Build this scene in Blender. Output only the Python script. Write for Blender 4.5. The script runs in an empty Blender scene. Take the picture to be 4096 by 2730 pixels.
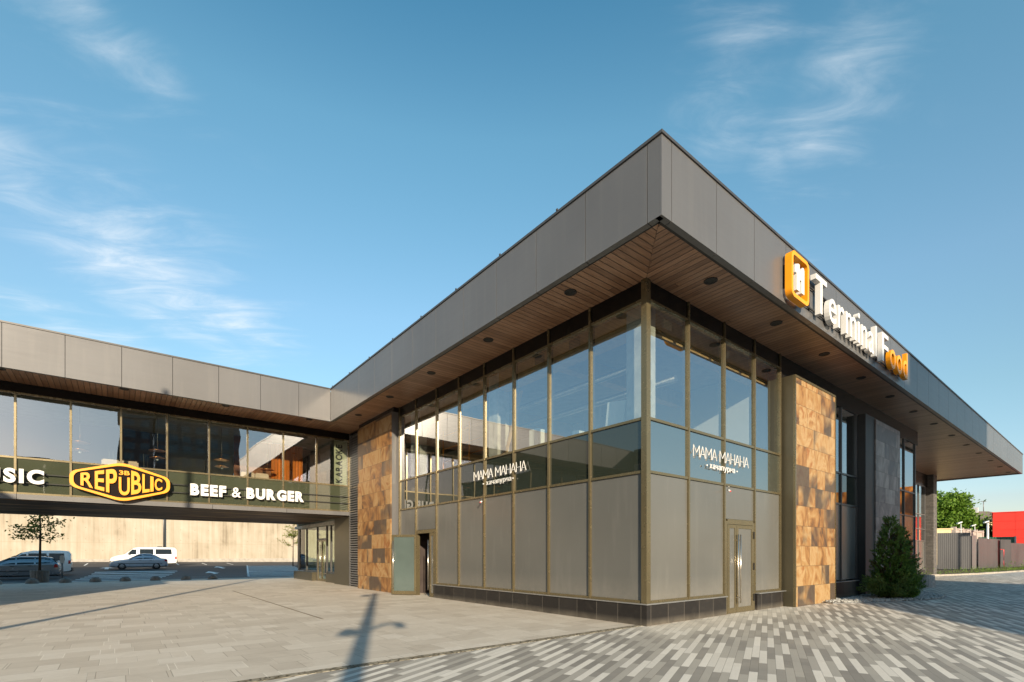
import bpy, bmesh, math, random
from mathutils import Vector, Matrix
R = math.radians
S = bpy.context.scene
COL = S.collection
random.seed(7)

# ------------------------------------------------------------------ camera, sky, sun, exposure
CAM = (-8.43, -6.208, 1.45)
cd = bpy.data.cameras.new('camera')
cam = bpy.data.objects.new('camera', cd)
COL.objects.link(cam)
cam.location = CAM
cam.rotation_euler = (R(90), 0, -math.asin(.6227))
cd.sensor_width = 36
cd.lens = 17.43
cd.shift_y = .2087
cd.clip_start = .05
cd.clip_end = 3000
S.camera = cam
S.view_settings.view_transform = 'Standard'
S.view_settings.look = 'None'
S.view_settings.gamma = 1
S.view_settings.exposure = 1.05
S.render.engine = 'CYCLES'
cy = S.cycles
cy.max_bounces = 8
cy.diffuse_bounces = 3
cy.glossy_bounces = 4
cy.transmission_bounces = 4
cy.transparent_max_bounces = 16
cy.caustics_reflective = False
cy.caustics_refractive = False
cy.sample_clamp_indirect = 6
cy.use_denoising = True
cy.use_adaptive_sampling = True
cy.adaptive_threshold = .01

SUN_EL = R(16.3)
SD = Vector((-.41, -.912, 0)).normalized() * math.cos(SUN_EL) + Vector((0, 0, math.sin(SUN_EL)))   # towards the sun
sl = bpy.data.lights.new('sun', 'SUN')
sl.energy = 4.4
sl.angle = R(.5)
sl.color = (1, .84, .62)
sun = bpy.data.objects.new('sun', sl)
COL.objects.link(sun)
sun.rotation_euler = SD.to_track_quat('Z', 'Y').to_euler()
sun.location = (0, 0, 60)

world = bpy.data.worlds.new('World')
S.world = world
world.use_nodes = True


def build_world():
    nt = world.node_tree
    N, L = nt.nodes, nt.links
    N.clear()
    out = N.new('ShaderNodeOutputWorld')
    bg = N.new('ShaderNodeBackground')
    bg.inputs[1].default_value = .14
    sky = N.new('ShaderNodeTexSky')
    sky.sky_type = 'NISHITA'
    sky.sun_disc = False
    sky.sun_elevation = SUN_EL
    sky.sun_rotation = math.atan2(SD.x, SD.y)
    sky.altitude = 100
    sky.air_density = 1.0
    sky.dust_density = .6
    sky.ozone_density = 2.0
    hs = N.new('ShaderNodeHueSaturation')
    hs.inputs['Saturation'].default_value = 1.0
    hs.inputs['Hue'].default_value = .478
    L.new(sky.outputs[0], hs.inputs['Color'])
    # deeper blue overhead, as in dry clear air
    tg = N.new('ShaderNodeTexCoord'); sg = N.new('ShaderNodeSeparateXYZ'); L.new(tg.outputs['Generated'], sg.inputs[0])
    rp = N.new('ShaderNodeValToRGB'); L.new(sg.outputs[2], rp.inputs[0])
    cr = rp.color_ramp
    cr.elements[0].position = .08; cr.elements[0].color = (.62, .575, .60, 1)
    cr.elements[1].position = 1; cr.elements[1].color = (.26, .55, .66, 1)
    for p, c in ((.25, (.68, .66, .64)), (.42, (.78, .77, .78)), (.64, (.66, .83, .84)), (.77, (.37, .66, .75))):
        e_ = cr.elements.new(p); e_.color = (*c, 1)
    mu = N.new('ShaderNodeMix'); mu.data_type = 'RGBA'; mu.blend_type = 'MULTIPLY'; mu.inputs[0].default_value = 1
    L.new(hs.outputs[0], mu.inputs[6]); L.new(rp.outputs[0], mu.inputs[7])
    # thin cirrus: streaked noise on a high cloud sheet
    tc = N.new('ShaderNodeTexCoord')
    sx = N.new('ShaderNodeSeparateXYZ')
    L.new(tc.outputs['Generated'], sx.inputs[0])

    def M(op, a, b=None, c=None):
        n = N.new('ShaderNodeMath')
        n.operation = op
        for i, v in enumerate((a, b, c)):
            if v is None:
                continue
            if isinstance(v, (int, float)):
                n.inputs[i].default_value = v
            else:
                L.new(v, n.inputs[i])
        return n.outputs[0]
    zc = M('MAXIMUM', sx.outputs[2], .05)
    px = M('DIVIDE', sx.outputs[0], zc)
    py = M('DIVIDE', sx.outputs[1], zc)
    cb = N.new('ShaderNodeCombineXYZ')
    L.new(px, cb.inputs[0]); L.new(py, cb.inputs[1])
    # stretch along the wind
    mp = N.new('ShaderNodeMapping')
    mp.vector_type = 'TEXTURE'
    mp.inputs['Rotation'].default_value = (0, 0, R(-35))
    mp.inputs['Scale'].default_value = (.55, .20, 1)
    L.new(cb.outputs[0], mp.inputs[0])
    nz = N.new('ShaderNodeTexNoise')
    nz.inputs['Scale'].default_value = 1.5
    nz.inputs['Detail'].default_value = 9
    nz.inputs['Roughness'].default_value = .62
    nz.inputs['Distortion'].default_value = .7
    L.new(mp.outputs[0], nz.inputs['Vector'])
    nz2 = N.new('ShaderNodeTexNoise')
    nz2.inputs['Scale'].default_value = 3.1
    nz2.inputs['Detail'].default_value = 6
    L.new(cb.outputs[0], nz2.inputs['Vector'])
    # banks of cloud on that sheet: centre, radii, heading
    tot = None
    for (cx, cy_, rx, ry, rot, amp) in ((.14, 2.25, .95, .42, 62, 1.0), (-.25, 1.75, .7, .22, 66, .9), (-.04, 1.22, .40, .16, 50, .75), (-.12, 2.9, .9, .4, 40, .8),
                                        (.40, 2.38, .6, .3, 60, 1.0), (1.24, .42, .42, .2, 20, .85), (1.0, .50, .36, .17, 35, .9), (1.32, .58, .3, .10, 20, .7), (1.75, .75, .5, .14, 30, .6), (.2, 3.4, 1.2, .5, 20, .6),
                                        (-.6, -2.2, 1.2, .5, 20, .8), (-2.6, -.4, 1.4, .5, 60, .7), (-1.6, -3.8, 2.4, .9, -15, .9)):
        c, s = math.cos(R(rot)), math.sin(R(rot))
        dx = M('SUBTRACT', px, cx); dy = M('SUBTRACT', py, cy_)
        u = M('DIVIDE', M('ADD', M('MULTIPLY', dx, c), M('MULTIPLY', dy, s)), rx)
        v = M('DIVIDE', M('SUBTRACT', M('MULTIPLY', dy, c), M('MULTIPLY', dx, s)), ry)
        q = M('ADD', M('MULTIPLY', u, u), M('MULTIPLY', v, v))
        g = M('MULTIPLY', M('EXPONENT', M('MULTIPLY', q, -1)), amp)
        tot = g if tot is None else M('MAXIMUM', tot, g)
    w = M('ADD', M('MULTIPLY', nz.outputs[0], .75), M('MULTIPLY', nz2.outputs[0], .35))
    thr = M('SUBTRACT', .66, M('MULTIPLY', tot, .36))
    den = M('MULTIPLY', M('SUBTRACT', w, thr), 2.4)
    dc = N.new('ShaderNodeClamp')
    L.new(den, dc.inputs[0])
    d2 = M('MULTIPLY', M('MULTIPLY', dc.outputs[0], dc.outputs[0]), tot)
    d3 = M('MULTIPLY', d2, .82)
    mix = N.new('ShaderNodeMix')
    mix.data_type = 'RGBA'
    L.new(d3, mix.inputs[0])
    L.new(mu.outputs[2], mix.inputs[6])
    mix.inputs[7].default_value = (3.6, 3.75, 3.85, 1)
    L.new(mix.outputs[2], bg.inputs[0])
    L.new(bg.outputs[0], out.inputs[0])


build_world()


# ------------------------------------------------------------------ helpers
class MB:
    """collects shapes into one mesh"""
    def __init__(s):
        s.v = []; s.f = []; s.sm = []

    def add(s, vs, fs, smooth=False):
        o = len(s.v)
        s.v += [tuple(v) for v in vs]
        s.f += [tuple(i + o for i in f) for f in fs]
        s.sm += [smooth] * len(fs)
        return s

    def box(s, x0, y0, z0, x1, y1, z1):
        x0, x1 = min(x0, x1), max(x0, x1); y0, y1 = min(y0, y1), max(y0, y1); z0, z1 = min(z0, z1), max(z0, z1)
        v = [(x0, y0, z0), (x1, y0, z0), (x1, y1, z0), (x0, y1, z0), (x0, y0, z1), (x1, y0, z1), (x1, y1, z1), (x0, y1, z1)]
        return s.add(v, [(0, 3, 2, 1), (4, 5, 6, 7), (0, 1, 5, 4), (1, 2, 6, 5), (2, 3, 7, 6), (3, 0, 4, 7)])

    def obox(s, c, ax, ay, az):
        """box from centre and three half-axis vectors"""
        c, ax, ay, az = map(Vector, (c, ax, ay, az))
        v = [c + ax * i + ay * j + az * k for k in (-1, 1) for (i, j) in ((-1, -1), (1, -1), (1, 1), (-1, 1))]
        return s.add(v, [(0, 3, 2, 1), (4, 5, 6, 7), (0, 1, 5, 4), (1, 2, 6, 5), (2, 3, 7, 6), (3, 0, 4, 7)])

    def prism(s, poly, z0, z1):
        n = len(poly)
        v = [(x, y, z0) for x, y in poly] + [(x, y, z1) for x, y in poly]
        f = [tuple(range(n))[::-1], tuple(range(n, 2 * n))] + [(i, (i + 1) % n, n + (i + 1) % n, n + i) for i in range(n)]
        return s.add(v, f)

    def quad(s, a, b, c, d):
        return s.add([a, b, c, d], [(0, 1, 2, 3)])

    def tube(s, pts, r, n=8, caps=True):
        pts = [Vector(p) for p in pts]
        rs = r if isinstance(r, (list, tuple)) else [r] * len(pts)
        vs = []; fs = []
        for i, p in enumerate(pts):
            d = (pts[min(i + 1, len(pts) - 1)] - pts[max(i - 1, 0)]).normalized()
            a = d.orthogonal().normalized() if abs(d.z) < .95 else Vector((1, 0, 0))
            a = (a - d * a.dot(d)).normalized()
            b = d.cross(a)
            for k in range(n):
                t = 2 * math.pi * k / n
                vs.append(p + (a * math.cos(t) + b * math.sin(t)) * rs[i])
        for i in range(len(pts) - 1):
            for k in range(n):
                k2 = (k + 1) % n
                fs.append((i * n + k, i * n + k2, (i + 1) * n + k2, (i + 1) * n + k))
        s.add(vs, fs, True)
        if caps:
            o = len(s.v) - len(vs)
            s.f += [tuple(o + k for k in range(n))[::-1], tuple(o + (len(pts) - 1) * n + k for k in range(n))]
            s.sm += [False, False]
        return s

    def lathe(s, c, prof, n=24, smooth=True):
        vs = []; fs = []
        for (r, z) in prof:
            for k in range(n):
                t = 2 * math.pi * k / n
                vs.append((c[0] + r * math.cos(t), c[1] + r * math.sin(t), c[2] + z))
        for i in range(len(prof) - 1):
            for k in range(n):
                k2 = (k + 1) % n
                fs.append((i * n + k, i * n + k2, (i + 1) * n + k2, (i + 1) * n + k))
        return s.add(vs, fs, smooth)

    def build(s, name, mat, parent=None, world=True):
        me = bpy.data.meshes.new(name)
        me.from_pydata(s.v, [], s.f)
        me.polygons.foreach_set('use_smooth', s.sm)
        me.materials.append(mat)
        me.update()
        o = bpy.data.objects.new(name, me)
        COL.objects.link(o)
        if parent is not None:
            o.parent = parent
            if world:
                b = parent
                off = Vector((0, 0, 0))
                while b is not None:
                    if b.type == 'EMPTY':
                        off = Vector(b['at'])
                        break
                    if 'at' in b:
                        off = Vector(b['at']); break
                    b = b.parent
                if parent.type == 'EMPTY':
                    o.matrix_parent_inverse = Matrix.Translation(-off)
        return o


def tag(o, label=None, cat=None, group=None, kind=None):
    if label: o['label'] = label
    if cat: o['category'] = cat
    if group: o['group'] = group
    if kind: o['kind'] = kind
    return o


def thing(name, label, cat, loc=(0, 0, 0), group=None, rz=0):
    o = bpy.data.objects.new(name, None)
    COL.objects.link(o)
    o.location = loc
    o.rotation_euler = (0, 0, rz)
    o.empty_display_size = .2
    o['at'] = tuple(loc)
    return tag(o, label, cat, group)


def struct(mb, name, mat):
    return tag(mb.build(name, mat), kind='structure')


def copy_tree(o, parent=None):
    c = o.copy()
    COL.objects.link(c)
    c.parent = parent
    if parent is not None:
        c.matrix_parent_inverse = o.matrix_parent_inverse.copy()
    for ch in list(o.children):
        copy_tree(ch, c)
    return c


# ------------------------------------------------------------------ materials
class NT:
    def __init__(s, name):
        s.m = bpy.data.materials.new(name)
        s.m.use_nodes = True
        s.t = s.m.node_tree
        s.N, s.L = s.t.nodes, s.t.links
        s.N.clear()
        s.out = s.N.new('ShaderNodeOutputMaterial')
        s._co = None

    def new(s, k, **kw):
        n = s.N.new(k)
        for a, b in kw.items():
            setattr(n, a, b)
        return n

    def link(s, a, b):
        s.L.new(a, b)

    def setv(s, inp, v):
        if hasattr(v, 'links') or isinstance(v, bpy.types.NodeSocket):
            s.L.new(v, inp)
        elif isinstance(v, (tuple, list)) and len(v) == 3 and inp.type == 'RGBA':
            inp.default_value = (*v, 1)
        else:
            inp.default_value = v

    def M(s, op, a, b=None, c=None):
        n = s.new('ShaderNodeMath', operation=op)
        for i, v in enumerate((a, b, c)):
            if v is not None:
                s.setv(n.inputs[i], v)
        return n.outputs[0]

    def rnd(s):
        return s.new('ShaderNodeObjectInfo').outputs['Random']

    def shifted(s, k=60):
        v = s.new('ShaderNodeVectorMath', operation='ADD')
        s.link(s.co(), v.inputs[0])
        s.link(s.comb(s.M('MULTIPLY', s.rnd(), k), s.M('MULTIPLY', s.rnd(), k * 1.7), 0), v.inputs[1])
        return v.outputs[0]

    def co(s):
        if s._co is None:
            s._co = s.new('ShaderNodeTexCoord').outputs['Object']
        return s._co

    def sep(s, v):
        n = s.new('ShaderNodeSeparateXYZ')
        s.link(v, n.inputs[0])
        return n.outputs

    def comb(s, x=0, y=0, z=0):
        n = s.new('ShaderNodeCombineXYZ')
        for i, v in enumerate((x, y, z)):
            s.setv(n.inputs[i], v)
        return n.outputs[0]

    def noise(s, vec, scale, detail=4, rough=.5, dist=0):
        n = s.new('ShaderNodeTexNoise')
        if vec is not None:
            s.link(vec, n.inputs['Vector'])
        n.inputs['Scale'].default_value = scale
        n.inputs['Detail'].default_value = detail
        n.inputs['Roughness'].default_value = rough
        n.inputs['Distortion'].default_value = dist
        return n.outputs[0]

    def mapv(s, vec, scale=(1, 1, 1), rot=(0, 0, 0), loc=(0, 0, 0)):
        n = s.new('ShaderNodeMapping')
        s.link(vec, n.inputs[0])
        n.inputs['Scale'].default_value = scale
        n.inputs['Rotation'].default_value = rot
        n.inputs['Location'].default_value = loc
        return n.outputs[0]

    def ramp(s, fac, stops, interp='LINEAR'):
        n = s.new('ShaderNodeValToRGB')
        cr = n.color_ramp
        cr.interpolation = interp
        while len(cr.elements) < len(stops):
            cr.elements.new(.5)
        for e, (p, c) in zip(cr.elements, stops):
            e.position = p
            e.color = (*c, 1)
        s.link(fac, n.inputs[0])
        return n.outputs[0]

    def mix(s, f, a, b, mode='MIX'):
        n = s.new('ShaderNodeMix', data_type='RGBA', blend_type=mode)
        s.setv(n.inputs[0], f)
        s.setv(n.inputs[6], a)
        s.setv(n.inputs[7], b)
        return n.outputs[2]

    def bump(s, h, strength=.3, dist=.01):
        n = s.new('ShaderNodeBump')
        n.inputs['Strength'].default_value = strength
        n.inputs['Distance'].default_value = dist
        s.link(h, n.inputs['Height'])
        return n.outputs[0]

    def cells(s, u, v, w, h, jw=.006, off=None):
        """running-bond cells: returns (random per cell, second random, joint mask 0..1, cell vector)"""
        row = s.M('FLOOR', s.M('DIVIDE', v, h))
        fr = s.M('FRACT', s.M('DIVIDE', v, h))
        if off is None:
            wn = s.new('ShaderNodeTexWhiteNoise', noise_dimensions='1D')
            s.link(row, wn.inputs['W'])
            o = wn.outputs['Value']
        else:
            o = s.M('MULTIPLY', row, off)
        cu = s.M('ADD', s.M('DIVIDE', u, w), o)
        cl = s.M('FLOOR', cu)
        fc = s.M('FRACT', cu)
        wn = s.new('ShaderNodeTexWhiteNoise', noise_dimensions='3D')
        cv = s.comb(cl, row, .37)
        s.link(cv, wn.inputs['Vector'])
        sp = s.sep(wn.outputs['Color'])
        du = s.M('MULTIPLY', s.M('MINIMUM', fc, s.M('SUBTRACT', 1, fc)), w)
        dv = s.M('MULTIPLY', s.M('MINIMUM', fr, s.M('SUBTRACT', 1, fr)), h)
        d = s.M('MINIMUM', du, dv)
        j = s.M('SUBTRACT', 1, s.M('MINIMUM', s.M('DIVIDE', d, jw), 1))
        return sp[0], sp[1], j, cv

    def bsdf(s, base=(.5, .5, .5), rough=.5, metal=0, spec=.5, normal=None, **kw):
        n = s.new('ShaderNodeBsdfPrincipled')
        s.setv(n.inputs['Base Color'], base)
        s.setv(n.inputs['Roughness'], rough)
        s.setv(n.inputs['Metallic'], metal)
        s.setv(n.inputs['Specular IOR Level'], spec)
        if normal is not None:
            s.link(normal, n.inputs['Normal'])
        for k, v in kw.items():
            s.setv(n.inputs[k], v)
        s.link(n.outputs[0], s.out.inputs[0])
        return n.outputs[0]


MATS = {}


def plain(name, base, rough=.5, metal=0, spec=.5, var=.12, scale=3, bump=0, **kw):
    """a simple surface with mottling so that nothing is perfectly even"""
    t = NT(name)
    f = t.noise(t.co(), scale, 5, .6)
    lo = tuple(c * (1 - var) for c in base); hi = tuple(min(1, c * (1 + var)) for c in base)
    c = t.ramp(f, [(.3, lo), (.7, hi)])
    nrm = t.bump(t.noise(t.co(), scale * 12, 3), bump, .01) if bump else None
    rr = t.M('ADD', rough - .06, t.M('MULTIPLY', f, .12)) if rough > .1 else rough
    t.bsdf(c, rr, metal, spec, nrm, **kw)
    MATS[name] = t.m
    return t.m


def make_materials():
    # anodised cladding sheet
    t = NT('cladding')
    co = t.co()
    f = t.noise(co, .35, 3, .5)
    f2 = t.noise(t.mapv(co, (.4, .4, 6)), 2, 3)
    c = t.ramp(f, [(.3, (.106, .104, .105)), (.7, (.126, .124, .125))])
    c = t.mix(t.M('MULTIPLY', t.M('MAXIMUM', t.M('SUBTRACT', t.noise(t.mapv(co, (5, 5, .35)), 1.2, 5), .5), 0), .5), c, (.2, .19, .175))
    nrm = t.bump(t.noise(co, .8, 2), .05, .05)
    t.bsdf(c, t.M('ADD', .50, t.M('MULTIPLY', f2, .12)), .28, .28, nrm, **{'Coat Weight': .45, 'Coat Roughness': .22})
    MATS['cladding'] = t.m
    # grey opaque panels of the ground floor
    t = NT('grey_panel')
    co = t.co()
    f = t.noise(co, .6, 3, .55)
    c = t.ramp(f, [(.3, (.086, .087, .082)), (.7, (.102, .103, .097))])
    c = t.mix(t.M('MULTIPLY', t.rnd(), .30), c, (.122, .119, .108))
    sz = t.sep(co)[2]
    spl = t.M('MULTIPLY', t.M('SUBTRACT', 1, t.M('MINIMUM', t.M('DIVIDE', t.M('MAXIMUM', t.M('SUBTRACT', sz, .45), 0), .55), 1)), t.noise(co, 4.5, 6, .7))
    c = t.mix(t.M('MULTIPLY', spl, .45), c, (.27, .245, .205))     # dust thrown up along the foot
    dirt = t.noise(t.mapv(co, (3, 3, .4)), 1.5, 5)
    c = t.mix(t.M('MULTIPLY', t.M('MAXIMUM', t.M('SUBTRACT', dirt, .55), 0), .35), c, (.30, .285, .26))
    t.bsdf(c, .24, .0, .5, t.bump(t.noise(t.shifted(), .6, 1, .4), 1.0, .003))
    MATS['grey_panel'] = t.m
    plain('bronze_frame', (.19, .155, .088), .27, .65, .5, .06, 2)
    plain('dark_frame', (.035, .034, .033), .5, 0, .2, .1, 2)
    plain('dark_trim', (.075, .072, .07), .4, .4, .5, .1, 2)
    plain('pier_side', (.10, .088, .058), .38, .6, .5, .06, 1)
    plain('frosted_glass', (.07, .092, .085), .1, 0, .9, .12, 1.2)
    plain('steel', (.55, .52, .47), .22, .95, .5, .05, 4)
    plain('black', (.008, .008, .008), .5, 0, .4, .1)
    plain('seal', (.02, .02, .02), .6, 0, .3, .1)
    plain('cap_metal', (.36, .36, .36), .35, .7, .5, .1, 5)
    plain('white_paint', (.66, .655, .64), .45, 0, .4, .04)
    plain('yellow_sign', (.80, .30, .006), .4, 0, .5, .04)
    plain('brown_sign', (.012, .008, .007), .6, 0, .06, .1, 3)
    plain('concrete_in', (.55, .54, .49), .85, 0, .2, .25, 2.5, .3)
    plain('ceiling_in', (.30, .28, .25), .9, 0, .2, .2)
    plain('louvre_reflection', (.33, .32, .23), .5, 0, .4, .1)  # pale colour standing in for the sunlit louvre's reflection in the glass
    plain('slot_brown', (.24, .205, .16), .9, 0, .2, .3, 6)
    plain('cream_wall', (.56, .53, .42), .8, 0, .2, .06)
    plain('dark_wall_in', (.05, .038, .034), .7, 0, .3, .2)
    plain('foam', (.72, .76, .74), .8, 0, .2, .04)
    plain('timber_dark', (.20, .07, .025), .7, 0, .3, .25, 3)
    plain('timber', (.52, .34, .16), .7, 0, .3, .2, 5)
    plain('orange_steel', (.75, .28, .02), .45, 0, .5, .1)
    plain('cardboard', (.42, .29, .17), .85, 0, .2, .1)
    plain('sofa', (.52, .38, .29), .75, 0, .3, .08)
    plain('copper', (.62, .25, .09), .3, .85, .5, .1)
    plain('bark', (.10, .07, .05), .9, 0, .2, .35, 14, .5)
    plain('red_panel', (.66, .035, .022), .4, 0, .5, .05, 1)
    plain('green_sheet', (.015, .09, .055), .5, .1, .5, .2)
    plain('cream_render', (.62, .48, .28), .85, 0, .2, .12, 1.5)
    plain('cream_shaded', (.36, .31, .28), .85, 0, .2, .15, 1.5)  # shaded copy of cream_render, darker for the leg that turns away
    plain('roof_sheet', (.16, .13, .10), .8, 0, .3, .35, 1.2)
    plain('soil', (.12, .09, .06), .95, 0, .1, .35, 1.5, .5)
    plain("kerb", (.34, .31, .27), .85, 0, .2, .2, 3, .3)
    plain('bollard', (.30, .285, .27), .85, 0, .2, .25, 6, .3)
    plain('rubber', (.018, .018, .019), .75, 0, .3, .2)
    plain('alloy', (.42, .43, .45), .3, .9, .5, .1)
    plain('car_silver', (.36, .41, .47), .3, .3, .5, .04, 1, 0, **{'Coat Weight': .8, 'Coat Roughness': .06})
    plain('car_grey_silver', (.30, .33, .36), .26, .6, .5, .04, 1, 0, **{'Coat Weight': .8, 'Coat Roughness': .06})
    plain('car_white', (.74, .74, .72), .3, 0, .5, .04, 1, 0, **{'Coat Weight': .8, 'Coat Roughness': .06})
    plain('car_plastic', (.035, .035, .037), .6, 0, .4, .1)
    plain('car_glass', (.012, .016, .018), .06, 0, .35, .1)
    plain('tail_red', (.35, .012, .01), .15, 0, .6, .1)
    plain('head_clear', (.6, .62, .62), .08, .3, .6, .1)
    plain('amber', (.7, .22, .02), .2, 0, .5, .1)
    plain('plate', (.7, .7, .66), .4, 0, .4, .05)
    plain('road_white', (.78, .77, .74), .8, 0, .2, .25, 4)
    plain('pebble', (.30, .30, .285), .8, 0, .3, .5, 25)
    plain('lamp_metal', (.10, .105, .11), .4, .6, .5, .1)
    plain('brick_far', (.33, .15, .09), .9, 0, .2, .2, 2)
    plain('white_metal', (.62, .62, .6), .4, .3, .5, .08)
    plain('red_plastic', (.7, .05, .06), .4, 0, .5, .05)
    plain('pole_grey', (.22, .22, .22), .5, .4, .5, .1)

    # black polished plinth tiles
    t = NT('plinth_tile')
    co = t.co(); s = t.sep(co)
    u = t.M('ADD', s[0], s[1])
    r1, r2, j, cv = t.cells(u, s[2], .60, 5.0, .005, 0)
    c = t.mix(r1, (.014, .0125, .012), (.022, .020, .019))
    smudge = t.noise(t.mapv(co, (2, 2, 3)), 2.5, 5)
    c = t.mix(t.M('MULTIPLY', t.M('MAXIMUM', t.M('SUBTRACT', smudge, .52), 0), .5), c, (.08, .07, .06))
    low = t.M('MULTIPLY', t.M('SUBTRACT', 1, t.M('MINIMUM', t.M('DIVIDE', s[2], .16), 1)), t.noise(co, 3, 4))
    c = t.mix(t.M('MULTIPLY', low, .45), c, (.33, .29, .23))       # dust splashed up from the paving
    c = t.mix(j, c, (.20, .18, .15))
    t.bsdf(c, .45, 0, .22)
    MATS['plinth_tile'] = t.m

    # veined sandstone slabs
    def stone(name, ramp1, dark, axis):
        t = NT(name)
        co = t.co(); s = t.sep(co)
        u = s[0] if axis == 'x' else s[1]
        r1, r2, j, cv = t.cells(u, s[2], 1.18, .565, .009)
        # half-width slabs inside some cells
        row_ = t.M('FLOOR', t.M('DIVIDE', s[2], .565))
        w1 = t.new('ShaderNodeTexWhiteNoise', noise_dimensions='1D'); t.link(row_, w1.inputs['W'])
        hu = t.M('MULTIPLY', t.M('ADD', t.M('DIVIDE', u, 1.18), w1.outputs['Value']), 2)
        w3 = t.new('ShaderNodeTexWhiteNoise', noise_dimensions='3D'); t.link(t.comb(t.M('FLOOR', hu), row_, 4.4), w3.inputs['Vector'])
        r3 = t.sep(w3.outputs['Color'])[0]
        hf = t.M('FRACT', hu)
        j2 = t.M('SUBTRACT', 1, t.M('MINIMUM', t.M('DIVIDE', t.M('MULTIPLY', t.M('MINIMUM', hf, t.M('SUBTRACT', 1, hf)), .59), .009), 1))
        r4 = r2
        half = t.M('GREATER_THAN', r2, .62)
        rr = t.M('ADD', t.M('MULTIPLY', r1, t.M('SUBTRACT', 1, half)), t.M('MULTIPLY', r3, half))
        jj = t.M('MAXIMUM', j, t.M('MULTIPLY', j2, half))
        p = t.comb(u, s[2], t.M('MULTIPLY', rr, 37.0))
        # low-frequency warp, then bands
        w = t.noise(p, .95, 2, .4, .6)
        bands = t.noise(t.mapv(p, (1.0, .7, 1)), 1.25, 3, .5, 2.6)
        fine = t.noise(t.mapv(p, (5, 2.0, 1)), 1.8, 5, .55, .8)
        val = t.M('ADD', t.M('ADD', t.M('MULTIPLY', bands, .80), t.M('MULTIPLY', fine, .16)), t.M('SUBTRACT', t.M('MULTIPLY', rr, .26), .20))
        c = t.ramp(val, ramp1)
        # slate-grey clouds in about a quarter of the slabs
        dk = t.M('MULTIPLY', t.M('SUBTRACT', w, t.M('ADD', .29, t.M('MULTIPLY', r4, .22))), 6)
        dkc = t.M('MINIMUM', t.M('MAXIMUM', dk, 0), 1)
        some = t.M('GREATER_THAN', t.M('FRACT', t.M('MULTIPLY', rr, 7.31)), .50)
        c = t.mix(t.M('MULTIPLY', t.M('MULTIPLY', dkc, some), .88), c, t.mix(fine, dark, tuple(x * 1.9 for x in dark)))
        c = t.mix(t.M('MULTIPLY', jj, .9), c, (.045, .03, .018))
        nrm = t.bump(t.M('ADD', t.M('MULTIPLY', fine, .4), t.M('MULTIPLY', jj, -1)), .25, .006)
        t.bsdf(c, .55, 0, .4, nrm)
        MATS[name] = t.m
    warm = [(.16, (.075, .046, .028)), (.25, (.165, .078, .027)), (.33, (.25, .128, .045)), (.41, (.29, .17, .067)), (.50, (.345, .23, .112)), (.57, (.285, .16, .063)), (.64, (.225, .088, .024)), (.72, (.345, .23, .12)), (.84, (.175, .09, .036))]
    stone('sandstone_front', warm, (.030, .025, .022), 'x')
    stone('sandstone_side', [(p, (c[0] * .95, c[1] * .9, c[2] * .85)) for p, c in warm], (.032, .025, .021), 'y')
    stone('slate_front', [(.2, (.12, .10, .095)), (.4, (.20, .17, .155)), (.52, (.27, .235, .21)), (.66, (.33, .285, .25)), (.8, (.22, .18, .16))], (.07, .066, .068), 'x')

    # timber-look soffit boards
    def wood(name, along, k):
        t = NT(name)
        co = t.co(); s = t.sep(co)
        u, v = (s[0], s[1]) if along == 'x' else (s[1], s[0])
        r1, r2, j, cv = t.cells(u, v, 60.0, .15, .016)
        p = t.comb(t.M('MULTIPLY', u, .9), t.M('MULTIPLY', v, 9), t.M('MULTIPLY', r1, 31))
        g = t.noise(p, 3.0, 6, .6, .6)
        val = t.M('ADD', t.M('MULTIPLY', g, .75), t.M('MULTIPLY', r1, .28))
        c = t.ramp(val, [(.25, (.12 * k, .062 * k, .037 * k)), (.55, (.245 * k, .137 * k, .083 * k)), (.8, (.34 * k, .205 * k, .132 * k))])
        c = t.mix(j, c, (.012, .007, .004))
        nrm = t.bump(t.M('MULTIPLY', j, -1), .6, .01)
        t.bsdf(c, t.M('ADD', .26, t.M('MULTIPLY', g, .2)), 0, .5, nrm)
        MATS[name] = t.m
    wood('soffit_wood_x', 'x', 1.4)
    wood('soffit_wood_y', 'y', 1.3)

    # glazing: clear coated glass that both lets through and mirrors
    def glass(name, tint, ior, wav, k=.26, seed=0):
        t = NT(name)
        co = t.co()
        h = t.noise(t.shifted(), .5, 1, .4)
        nrm = t.bump(h, 1.0, wav)
        fr = t.new('ShaderNodeFresnel'); fr.inputs['IOR'].default_value = ior
        t.link(nrm, fr.inputs['Normal'])
        gl = t.new('ShaderNodeBsdfGlossy'); gl.inputs['Roughness'].default_value = .0
        gl.inputs['Color'].default_value = (.93, .96, 1, 1)
        t.link(nrm, gl.inputs['Normal'])
        tr = t.new('ShaderNodeBsdfTransparent'); tr.inputs['Color'].default_value = (*tint, 1)
        mx = t.new('ShaderNodeMixShader')
        ge = t.new('ShaderNodeNewGeometry')
        fac = t.M('ADD', k, t.M('MULTIPLY', fr.outputs[0], 1 - k))
        t.link(t.M('MULTIPLY', fac, t.M('SUBTRACT', 1, ge.outputs['Backfacing'])), mx.inputs[0])
        t.link(tr.outputs[0], mx.inputs[1]); t.link(gl.outputs[0], mx.inputs[2])
        t.link(mx.outputs[0], t.out.inputs[0])
        MATS[name] = t.m
    glass('clear_glass', (.94, .965, .94), 1.5, .0045, .42)
    glass('wing_glass', (.90, .935, .90), 1.5, .012, .22, seed=3)
    glass('lobby_glass', (.84, .88, .82), 1.5, .001, .05)
    # opaque enamelled spandrel glass
    t = NT('spandrel_glass')
    co = t.co()
    nrm = t.bump(t.noise(t.shifted(), .5, 1, .4), 1.0, .005)
    f = t.noise(co, .8, 3)
    c = t.ramp(f, [(.3, (.040, .046, .028)), (.7, (.052, .058, .036))])
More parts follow.
